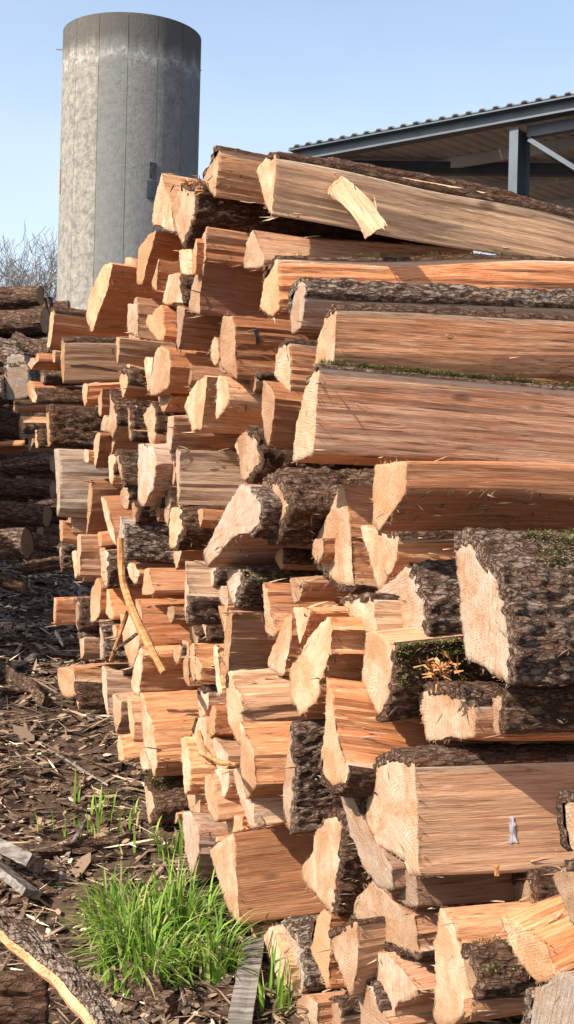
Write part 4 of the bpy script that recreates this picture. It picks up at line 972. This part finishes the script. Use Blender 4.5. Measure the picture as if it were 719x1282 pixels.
rl(30,640, 74,634, 20, 9.0, 32, 'dark short log touching the pile below the grey block', (.1,.4,.2))
rl(34,676, 76,684, 18, 8.6, 33, 'dark short log at the pile edge above the brown blocks', (.1,.3,.2))
rl(30,712, 78,704, 14, 8.2, 34, 'lowest thin dark log against the pile edge in the shade', (.1,.3,.2))
rl(-20,720, 30,735, 14, 8.4, 35, 'thin dark log on the shaded ground under the alone-lying chunk', (.1,.3,.2))
NB = ['topmost','second','third','fourth','fifth','sixth','seventh','eighth','ninth','tenth','eleventh','twelfth','thirteenth','fourteenth']
for k in range(14):
    rl(-70, 392+k*25+rf.uniform(-4,4), 86-(k % 2)*8, 394+k*25+rf.uniform(-4,4), 30, 11.4, 60+k, 'dark log in the rear layer of the left-edge stack, %s from its top' % NB[k], (.1,.2,.2), yaw=0)
def blk(corners, Y, L, tint, b, label, yaw=-8, sd=0):
    pts = [at(x, y, Y) for x, y in corners]; a = R(yaw)
    # a block whose side is towards the path: its traced outline is one side, its body runs away from the camera
    o = make_log(pts, Vector((math.sin(R(8)), math.cos(R(8)), 0)), L, b, tint, 500+sd, None, 'split_log', .014, 1.2, label=label, cat='log', fuzz=False)
    o['group'] = GR
blk([(9,444),(31,442),(33,462),(10,466)], 9.6, .5, (.9,.2,.6), (0,), 'pale greyish block, upper one of the pair in the dark stack', sd=1)
blk([(6,458),(35,455),(37,498),(8,502)], 9.5, .5, (.8,.3,.3), (0,1,3), 'pale greyish block, lower and larger of the pair in the dark stack', sd=2)
p0 = at(-30,566,8.9); p1 = at(31,558,8.6)
o = make_log([at(31,550,8.6), at(32,558,8.6), at(28,568,8.8), at(27,556,8.8)], (p0-p1), .8, (), (.0,.6,.9), 555, None, 'split_log', .01, 1.5, label='sunlit split plank lying at the left edge above the shaded ground', cat='firewood log', fuzz=False); o['group'] = GR
# the rest of that stack runs on towards the camera beyond the left edge of the picture and shades the path
WN = ['first','second','third','fourth','fifth','sixth','seventh','eighth','ninth','tenth','eleventh','twelfth','thirteenth','fourteenth','fifteenth']
for k, (yy, nrow) in enumerate(((0,7),)):
    for r_ in range(9):
        for c_ in range(15):
            y = 5.2+c_*.42+(.2 if r_ % 2 else 0)
            if c_ > 14-r_*.35 or c_ < r_*.5: continue
            zz = ground_z(-4, y)+.18+r_*.33; x1 = -0.235*y-1.25+rf.uniform(-.06,.06)-r_*.03
            round_log(Vector((x1-2.0, y, zz)), Vector((x1, y, zz)), rf.uniform(.16,.19), 300+r_*10+c_, 'round log, %s layer up, %s along, in the stack outside the left edge' % (WN[r_], WN[c_]), (.2,.2,.4), 'round logs of the near stack outside the left edge')
# ------------------------------------------------------------------ litter, grass, sticks
def litter(name, n, region, size, asp, seed, bright):
    rnd = random.Random(seed); V, Fc, T = [], [], []
    x0, x1, y0, y1 = region
    for i in range(n):
        y = y0+(y1-y0)*rnd.random()**1.3; x = rnd.uniform(x0, x1)-0.42*max(0, y-4.4)
        s = rnd.uniform(*size)*(1.6 if rnd.random() < .08 else 1)*(0.8+0.1*y); a = rnd.uniform(0, 6.28); w_ = s*rnd.uniform(*asp)
        zz = ground_z(x, y)+0.045*noise.noise(Vector((x*1.7, y*1.7, 3)))+0.022*noise.noise(Vector((x*6, y*6, 8)))+rnd.uniform(.0,.03)
        ti = rnd.gauss(0,.28); d = Vector((math.cos(a), math.sin(a), ti)).normalized(); u = Vector((-math.sin(a), math.cos(a), rnd.gauss(0,.35))).normalized(); nn = d.cross(u)*rnd.uniform(.05,.16)*w_
        c = Vector((x, y, zz)); i0 = len(V)
        ring = [c-d*s+u*w_*rnd.uniform(-.6,.2), c-d*s*.5+u*w_, c+d*s*rnd.uniform(.4,.7)+u*w_*rnd.uniform(.6,1), c+d*s+u*w_*rnd.uniform(-.3,.3), c+d*s*.3-u*w_, c-d*s*.7-u*w_*rnd.uniform(.4,1)]
        V += [p-nn for p in ring]+[p+nn for p in ring]
        Fc.append(tuple(i0+k for k in range(6))[::-1]); Fc.append(tuple(i0+6+k for k in range(6)))
        for k in range(6): Fc.append((i0+k, i0+(k+1) % 6, i0+6+(k+1) % 6, i0+6+k))
        t = rnd.random()**bright; T += [t]*12
    o = mesh_obj(name, V, Fc, [M['chips']], attr={'tone': T}); tag(o, None, None, None, 'stuff'); return o
REG = (-3.0, 0.9, 3.0, 12.0)
tag(litter('bark_chips', 26000, REG, (.005,.020), (.3,.7), 1, 1.5), 'bark chips and wood crumbs strewn over the ground beside the pile', 'bark chips')
tag(litter('wood_shreds', 11000, REG, (.02,.085), (.03,.09), 2, .75), 'thin wood shreds and dry straw on the ground beside the pile', 'wood shreds')
tag(litter('bark_flakes', 260, REG, (.03,.07), (.2,.5), 9, 1.6), 'larger bark flakes and torn wood scraps lying about on the ground', 'bark flakes')
def blades(name, spots, seed, label):
    rnd = random.Random(seed); V, Fc, T = [], [], []
    for (bx, by, n, spread, hmin, hmax, lean, dirb) in spots:
        for i in range(n):
            a = rnd.uniform(0, 6.28); r = spread*math.sqrt(rnd.random()); x, y = bx+math.cos(a)*r, by+math.sin(a)*r*1.0
            l = rnd.uniform(hmin, hmax); z = ground_z(x, y)+.0
            out = Vector((math.cos(a)*.7+dirb[0]+rnd.gauss(0,.35), math.sin(a)*.7+dirb[1]+rnd.gauss(0,.35), 0))
            k = lean*rnd.uniform(.25,1.3); wd = rnd.uniform(.0025,.0062); sd_ = Vector((-out.y, out.x, 0)).normalized()
            d = Vector((0,0,1)); p = Vector((x, y, z)); n_ = 7; i0 = len(V); tn = min(1, max(0, rnd.random()*.84 if rnd.random() < .86 else .97))
            for j in range(n_+1):
                t = j/n_; ww = wd*(1-t**2.2)*(.6+.4*min(1, t*5)); V += [p-sd_*ww, p+sd_*ww]; T += [tn, tn]
                d = (Vector((0,0,1))*(1-k*t*1.15)+out*k*t*1.3).normalized(); p = p+d*l/n_
            for j in range(n_): b = i0+j*2; Fc.append((b, b+1, b+3, b+2))
    o = mesh_obj(name, V, Fc, [M['grass']], attr={'tone': T}, smooth=True); tag(o, label, 'grass', None, 'stuff')
g0 = at_ground(195, 1215); g1 = at_ground(235, 1165); g2 = at_ground(160, 1180); g3 = at_ground(110, 1030); g4 = at_ground(345, 1262); g5 = at_ground(225, 1075); g6 = at_ground(130, 1150); g7 = at_ground(180,1060)
blades('grass', [(g0.x-.03, g0.y, 380, .17, .10, .29, 1.6, (.10,-.25)), (g1.x, g1.y, 150, .12, .14, .30, 1.4, (.35,-.2)), (g2.x, g2.y, 170, .14, .12, .28, 1.5, (-.4,-.1)), (g5.x, g5.y, 45, .10, .08, .18, .9, (-.1,0)),
    (g6.x, g6.y, 35, .08, .10, .22, .9, (-.3,-.1)), (g0.x+.22, g0.y-.03, 70, .07, .15, .30, 1.1, (.6,-.1))], 3, 'fresh green grass tuft at the foot of the pile')
blades('grass', [(g3.x, g3.y, 40, .22, .06, .16, .8, (0,0)), (g7.x, g7.y, 14, .25, .06, .14, .8, (0,0))], 4, 'thin grass sprouting between the litter behind the big tuft')
blades('grass', [(g4.x, g4.y, 30, .07, .10, .22, .7, (.2,-.2))], 5, 'sparse grass blades under the log ends at the bottom of the photo')
# ---- sticks and boards
def stick(pts, rads, m, label, cat='stick', name='fallen_stick', group=None, jit=.5, sd=1, nseg=8):
    # resample to a smooth wandering path
    P, Rr = [], []
    for i in range(len(pts)-1):
        for k in range(6):
            t = k/6; P.append(pts[i].lerp(pts[i+1], t)); Rr.append(rads[i]*(1-t)+rads[i+1]*t)
    P.append(pts[-1]); Rr.append(rads[-1])
    P = [p+Vector((noise.noise(p*6), noise.noise(p*6+Vector((9,0,0))), noise.noise(p*6+Vector((0,9,0)))))*(.012 if name == 'fallen_stick' else .004) for p in P]
    for _ in range(5): P = [P[0]]+[(P[i-1]+P[i]*2+P[i+1])/4 for i in range(1, len(P)-1)]+[P[-1]]
    o = P[0].copy(); v, f = tube([p-o for p in P], Rr, nseg, jit, sd)
    ob = mesh_obj(name, v, f, [m]); ob.location = o; ob.color = (.2,.3,.5,1); tag(ob, label, cat, group)
def gp(x, y, h=.03): p = at_ground(x, y); p.z += h; return p
def onp(x, y, rec): return on_face(x, y, rec)
stick([onp(150,674,-.22), onp(153,725,-.22), onp(166,765,-.22), onp(186,806,-.22), onp(205,843,-.21)], [.014,.016,.019,.017,.012], M['stick'], 'long curved peeled stick leaning upright against the pile, left of centre', name='leaning_stick', jit=.25, sd=4)
stick([onp(160,764,-.22), onp(139,828,-.26)], [.008,.010], M['stick'], 'thin straight stick crossing left of the long curved one', name='leaning_stick', jit=.6)
stick([onp(171,794,-.20), onp(143,816,-.26)], [.007,.009], M['bark'], 'short dark stick leaning down to the left behind the curved one', name='leaning_stick', jit=.6)
GS = 'sticks lying on the shaded ground'
for i, (pl, rr, lb) in enumerate([
    ([(0,846),(35,832),(64,818)], (.018,.016,.008), 'pale forked branch slanting over the shaded path'),
    ([(2,846),(25,862),(58,886)], (.035,.045,.03), 'thick bark strip pointing towards the pinkish end'),
    ([(20,985),(50,965),(58,950)], (.014,.012,.006), 'twisted stick at the left among sunlit shreds'),
    ([(0,872),(40,866)], (.02,.012), 'reddish stick at the left edge below the forked branch'),
    ([(0,775),(40,790),(60,780)], (.012,.010,.006), 'thin stick high on the shaded path'),
    ([(28,752),(57,742)], (.006,.004), 'short pale straw near the pinkish block'),
    ([(60,940),(100,965),(135,985)], (.007,.006,.004), 'thin pale stick in the sunlit shreds'),
    ([(70,1005),(110,1022),(140,1010)], (.008,.008,.005), 'bent grey twig above the grass'),
    ([(75,1120),(82,1075),(108,1030)], (.010,.012,.006), 'pale stick standing out of the litter behind the grass'),
    ([(0,1068),(60,1078),(150,1060),(190,1052)], (.02,.028,.026,.015), 'long dark branch lying across behind the grass'),
    ([(110,905),(150,900),(170,902)], (.010,.008,.004), 'orange sliver lying at the foot of the pile'),
    ([(150,1230),(190,1262),(215,1282)], (.03,.04,.03), 'dark bark piece under the front of the grass'),
    ([(170,1300),(200,1262),(222,1240)], (.012,.014,.007), 'brown curled stick in front of the grass')]):
    stick([gp(x, y, r_*1.1) for (x, y), r_ in zip(pl, rr)], rr, M['oldwood'] if i % 2 == 0 else M['bark'], lb, group=GS if i < 6 else None, jit=1.2, sd=i+3, nseg=7)
# flat scraps big enough to pick out
rs = random.Random(31)
SC = [(30,950,.05,'pale leaf-shaped chip in the sun'), (70,935,.04,'chip'), (95,1100,.05,'chip'), (50,1010,.06,'chip')]
# board at the bottom
def board(c0, c1, w_, th, m, label, name='weathered_board', roll=0):
    d = c1-c0; s = d.normalized().cross(Vector((0,0,1))).normalized(); u = s.cross(d.normalized()); s2 = s*math.cos(roll)+u*math.sin(roll); u2 = u*math.cos(roll)-s*math.sin(roll)
    n = 14; V, Fc = [], []
    for i in range(n+1):
        t = i/n
        for a, b in ((-1,-1),(-.3,-1.1),(.4,-.9),(1,-1),(1,1),(.35,.85),(-.35,1.1),(-1,1)):
            V.append(d*t+s2*(a*w_/2*(1+.08*noise.noise(Vector((i*.6, a*3, 1)))))+u2*(b*th/2+.003*noise.noise(Vector((i*.8, a*5, 2)))))
    for i in range(n):
        for k in range(8): Fc.append((i*8+k, i*8+(k+1) % 8, (i+1)*8+(k+1) % 8, (i+1)*8+k))
    Fc.append(tuple(range(7,-1,-1))); Fc.append(tuple(n*8+k for k in range(8)))
    o = mesh_obj(name, V, Fc, [m]); o.location = c0; o.color = (.2,.3,.5,1); tag(o, label, 'board')
board(gp(300,1300,.05), gp(318,1198,.06), .075, .02, M['oldwood'], 'grey weathered board pointing out between the grass and the log ends')
board(gp(-30,1098,.16), gp(44,1122,.12), .11, .05, M['oldwood'], 'thick grey cracked board above the foreground bark slab', roll=.5)
board(gp(-20,1105,.10), gp(40,1140,.06), .09, .03, M['oldwood'], 'lower grey board beneath the thick cracked one', roll=.4)
# bark slab in the left foreground
def bark_slab():
    path = [at(-45,1120,3.35), at(0,1150,3.32), at(45,1188,3.25), at(85,1222,3.15), at(120,1262,3.02), at(160,1320,2.9)]
    P = []
    for i in range(len(path)-1):
        for k in range(12): P.append(path[i].lerp(path[i+1], k/12))
    for _ in range(6): P = [P[0]]+[(P[i-1]+P[i]*2+P[i+1])/4 for i in range(1, len(P)-1)]+[P[-1]]
    org = P[0].copy(); root = empty('bark_slab', org); tag(root, 'curved slab of thick bark with pale torn edges in the left foreground', 'bark slab')
    half = .027; wv, wf, bv, bf = [], [], [], []; nb = 16
    for i, p in enumerate(P):
        t = (P[min(i+1, len(P)-1)]-P[max(i-1, 0)]).normalized(); s = t.cross(Vector((.35,-.75,.6))).normalized(); u = s.cross(t)
        if u.y > 0: u = -u
        hw = half*(1+.18*noise.noise(Vector((i*.13, 3, 1))))
        for a, b in ((-1.45,-.010),(-1.0,.012),(1.0,.012),(1.4,-.006),(1.15,-.026),(0,-.012),(-1.2,-.028)):
            wv.append(p-org+s*hw*a+u*(b+.003*noise.noise(Vector((i*.5, a*3, 9)))))
        for k in range(nb+1):
            a = -1+2*k/nb; e = min(1, k/2, (nb-k)/2)
            h = .012+(.014*ridge(Vector((i*.22, a*3, 2)))+.010*noise.noise(Vector((i*.7, a*9, 4)))+.006*noise.noise(Vector((i*2.1, a*22, 4)))+.012)*e
            bv.append(p-org+s*hw*(a*(1+.06*noise.noise(Vector((i*.9, a, 7)))))+u*max(.008, h))
    for i in range(len(P)-1):
        for k in range(7): wf.append((i*7+k, i*7+(k+1) % 7, (i+1)*7+(k+1) % 7, (i+1)*7+k))
        for k in range(nb): b = i*(nb+1)+k; bf.append((b, b+1, b+nb+2, b+nb+1))
    wo_ = mesh_obj('torn_wood', wv, wf, [M['side']], parent=root); wo_.color = (.1,.1,1,1)
    bo = mesh_obj('bark', bv, bf, [M['bark']], parent=root); bo.color = (.75,.3,.6,1)
bark_slab()
o = make_log([at(60,1225,3.2), at(62,1300,3.2), at(20,1330,3.4), at(10,1235,3.5)], Vector((-1,-.15,0)), .9, (0,1,2,3), (0,.6,.1), 701, None, 'split_log', label='log under the foreground bark slab, its dark reddish tone standing in for shade', cat='firewood log', fuzz=False)  # bark all round and a dark tint stand in for shade under the slab
# offcut leaning on the topmost log
def offcut():
    Y = 4.62
    host = LOGS[1]['o']; body = [c for c in host.children if c.name.startswith('wood_body')][0]
    bpy.context.view_layer.update(); inv = body.matrix_world.inverted(); o = inv @ Vector((0,0,CAMZ))
    def surf(px, py, out):
        ok, hit, nr, idx = body.ray_cast(o, (inv.to_3x3() @ ray(px, py)).normalized())
        p = body.matrix_world @ hit if ok else at(px, py, Y); return p + (Vector((0,0,CAMZ))-p).normalized()*out
    q = [surf(407,239,.004), surf(429,218,.004), surf(432,221,.028), surf(421,233,.036), surf(410,242,.026)]
    c0 = sum(q, Vector())/5; c1 = surf(463,293,.022)
    make_log(q, c1-c0, (c1-c0).length, (), (.05,.1,.55), 702, None, 'wood_offcut', rough=1.7, label='loose pale offcut lying against the side of the topmost long log', cat='wood offcut')
offcut()
# marks lying on the side of a log: each outline is carried onto the log's own surface
def mark(pick, outline, m, name, label, lift=.0025):
    host = [l for l in LOGS if pick(l)][0]; root = host['o']
    body = ([c for c in root.children if c.name.startswith('wood_body')] or [root])[0]
    bpy.context.view_layer.update()
    inv = body.matrix_world.inverted(); o = inv @ Vector((0,0,CAMZ)); V = []
    for px, py in outline:
        d = (inv.to_3x3() @ ray(px, py)).normalized(); ok, hit, nr, idx = body.ray_cast(o, d)
        if ok: V.append(hit - d*lift)
    if len(V) < 4: return
    c = sum(V, Vector())/len(V); n = len(V); nn = (o-c).normalized()*.0015
    vs = [c+nn]+V+[v-nn*2 for v in V]; fs = [(0, 1+i, 1+(i+1) % n) for i in range(n)]+[(1+i, 1+n+i, 1+n+(i+1) % n, 1+(i+1) % n) for i in range(n)]
    p = mesh_obj(name, vs, fs, [m]); p.parent = root
    p.matrix_parent_inverse = Matrix.Identity(4); p.matrix_local = root.matrix_world.inverted() @ body.matrix_world
    p['label'] = label
mark(lambda l: l['lm'] == 'log with white paint', [(638.5,1024),(640.5,1021.5),(643.5,1023),(643,1027),(646,1032),(644.5,1037),(645.8,1043),(645,1048),(647.5,1052),(649,1055.5),(643,1054.5),(640,1056.5),(636,1055),(638.6,1050),(640.8,1044),(638,1040),(638.5,1035),(637,1031),(640,1028)], M['paint'], 'paint_mark', 'small splash of white paint')
mark(lambda l: l['d'] == 'frayed end of a block with a dark knot', [(317,409),(322,413),(323,420),(326,427),(323,433),(320,429),(321,422),(318,416)], M['hole'], 'knot', 'dark upright knot')
mark(lambda l: l['lm'] == 'big dark-brown block', [(88,457),(105,456),(125,459),(148,464),(148,465),(125,460.6),(105,457.6),(88,458.4)], M['chips'], 'scratch', 'long pale scratch')
# small chips hanging on faces
for i, (x, y, x2, y2, Y, lb) in enumerate([(622,1082,622,1096,3.55,'small lit splinter hanging under the painted log'), ]):
    stick([at(x, y, Y), at(x2, y2, Y)], [.006,.006], M['stick'], lb, 'wood splinter', 'wood_splinter')
def splinters(px, py, rec, Y, n, seed, label, L=.05):
    rnd = random.Random(seed); c = at(px, py, Y) if Y else on_face(px, py, rec); V, Fc = [], []
    for i in range(n):
        b = Vector((rnd.gauss(0,.022), rnd.gauss(0,.02), rnd.gauss(0,.016))); d = Vector((rnd.gauss(0,1), rnd.gauss(-.3,.7), rnd.gauss(.2,.8))).normalized(); l = rnd.uniform(.4,1)*L; u = d.orthogonal().normalized()*rnd.uniform(.002,.006); v = d.cross(u)*.5; i0 = len(V)
        V += [b-u, b+u, b+v, b+d*l-u*.3, b+d*l+u*.3]; Fc += [(i0,i0+1,i0+4,i0+3), (i0+1,i0+2,i0+4), (i0+2,i0,i0+3), (i0+2,i0+3,i0+4), (i0,i0+2,i0+1)]
    o = mesh_obj('torn_splinters', V, Fc, [M['stick']]); o.location = c; tag(o, label, 'wood splinters')
splinters(548, 838, 0, 3.60, 80, 1, 'torn orange splinters bristling between the barked logs, left of the great one', .035)
splinters(244, 232, -.1, None, 40, 2, 'pale shreds on top of the notched log at the upper left', .04)
# curled strip of bark hanging low in the pile
stick([onp(250,915,-.22), onp(256,938,-.26), onp(272,955,-.28), onp(296,957,-.26)], [.006,.008,.009,.006], M['stick'], 'curled brown strip caught between white log ends, low left of centre', 'bark strip', 'curled_strip', jit=.8)

# shreds and crumbs lying on the upward faces of the logs
def log_litter(n, seed):
    rnd = random.Random(seed); bpy.context.view_layer.update(); dg = bpy.context.evaluated_depsgraph_get(); V, Fc, T = [], [], []
    for _ in range(n):
        d = (CM @ Vector(((rnd.uniform(60, 719)-359.5)/F, -(rnd.uniform(640, 1282)-641)/F, -1))) if rnd.random() < .75 else (CM @ Vector(((rnd.uniform(60, 719)-359.5)/F, -(rnd.uniform(190, 640)-641)/F, -1)))
        src = Vector((rnd.uniform(-.5,.5), 0, CAMZ+rnd.uniform(.3,1.5))); tgt = Vector((0,0,CAMZ))+d*rnd.uniform(4, 6.5)/d.y
        ok, hit, nr, idx, ob, mm = S.ray_cast(dg, src, (tgt-src).normalized())
        if not ok or nr.z < .45 or hit.y > 8.5 or not (ob.name.startswith('wood_body') or ob.name.startswith('split_log') or ob.name.startswith('bark')): continue
        if ob.name.startswith('bark_'): continue
        for q in range(rnd.randint(1, 3)):
            c = hit+Vector((rnd.gauss(0,.012), rnd.gauss(0,.012), 0))+nr*.003; a = rnd.uniform(0, 6.28); s = rnd.uniform(.004,.028)*(1.7 if rnd.random() < .1 else 1); w_ = min(s*.4, rnd.uniform(.0012,.004))
            u = nr.orthogonal().normalized(); v = nr.cross(u); dd = (u*math.cos(a)+v*math.sin(a)+nr*rnd.gauss(.05,.15)).normalized(); e = nr.cross(dd).normalized()*w_; k = len(V)
            V += [c-dd*s-e*.4, c-dd*s*.1+e, c+dd*s, c-dd*.1*s-e, c+nr*w_*1.2]; Fc += [(k,k+1,k+4),(k+1,k+2,k+4),(k+2,k+3,k+4),(k+3,k,k+4)]; t = rnd.uniform(.35,1); T += [t]*5
    if V:
        o = mesh_obj('wood_shreds', V, Fc, [M['chips']], attr={'tone': T}); tag(o, 'small wood shreds and crumbs lying on the tops of the stacked logs', 'wood shreds', None, 'stuff')
log_litter(9000, 77)

# ------------------------------------------------------------------ labels of the split logs
ORD = ['first', 'second', 'third', 'fourth', 'fifth', 'sixth', 'seventh', 'eighth', 'ninth', 'tenth']+['%dth' % k for k in range(11, 60)]
LM = [l for l in LOGS if l['lm']]
def sector(dx, dy):
    if abs(dx) < abs(dy)*.5: return 'above' if dy < 0 else 'below'
    if abs(dy) < abs(dx)*.5: return 'left of' if dx < 0 else 'right of'
    return ('up-' if dy < 0 else 'down-')+('left of' if dx < 0 else 'right of')
buckets = {}
for l in LOGS:
    l['o']['group'] = G_SPLIT
    if l['lm']:
        l['o']['label'] = l['label']; continue
    if l['label']: l['o']['label'] = l['label']; continue
    best = min(LM, key=lambda q: math.hypot(q['c'][0]-l['c'][0], q['c'][1]-l['c'][1]))
    dx, dy = l['c'][0]-best['c'][0], l['c'][1]-best['c'][1]
    key = (best['lm'], sector(dx, dy), bool(l.get('fill')))
    buckets.setdefault(key, []).append((math.hypot(dx, dy), l))
for (lm, sec, fl), arr in buckets.items():
    arr.sort(key=lambda q: q[0])
    seen = {}
    for i, (_, l) in enumerate(arr):
        d = l['d'] or 'shadowed log in a gap'
        same = [q for q in arr if q[1]['d'] == l['d']]
        if len(same) == 1: l['o']['label'] = '%s, %s the %s' % (d, sec, lm)
        else: l['o']['label'] = '%s, %s %s the %s' % (d, ORD[[q[1] for q in same].index(l)], sec, lm)
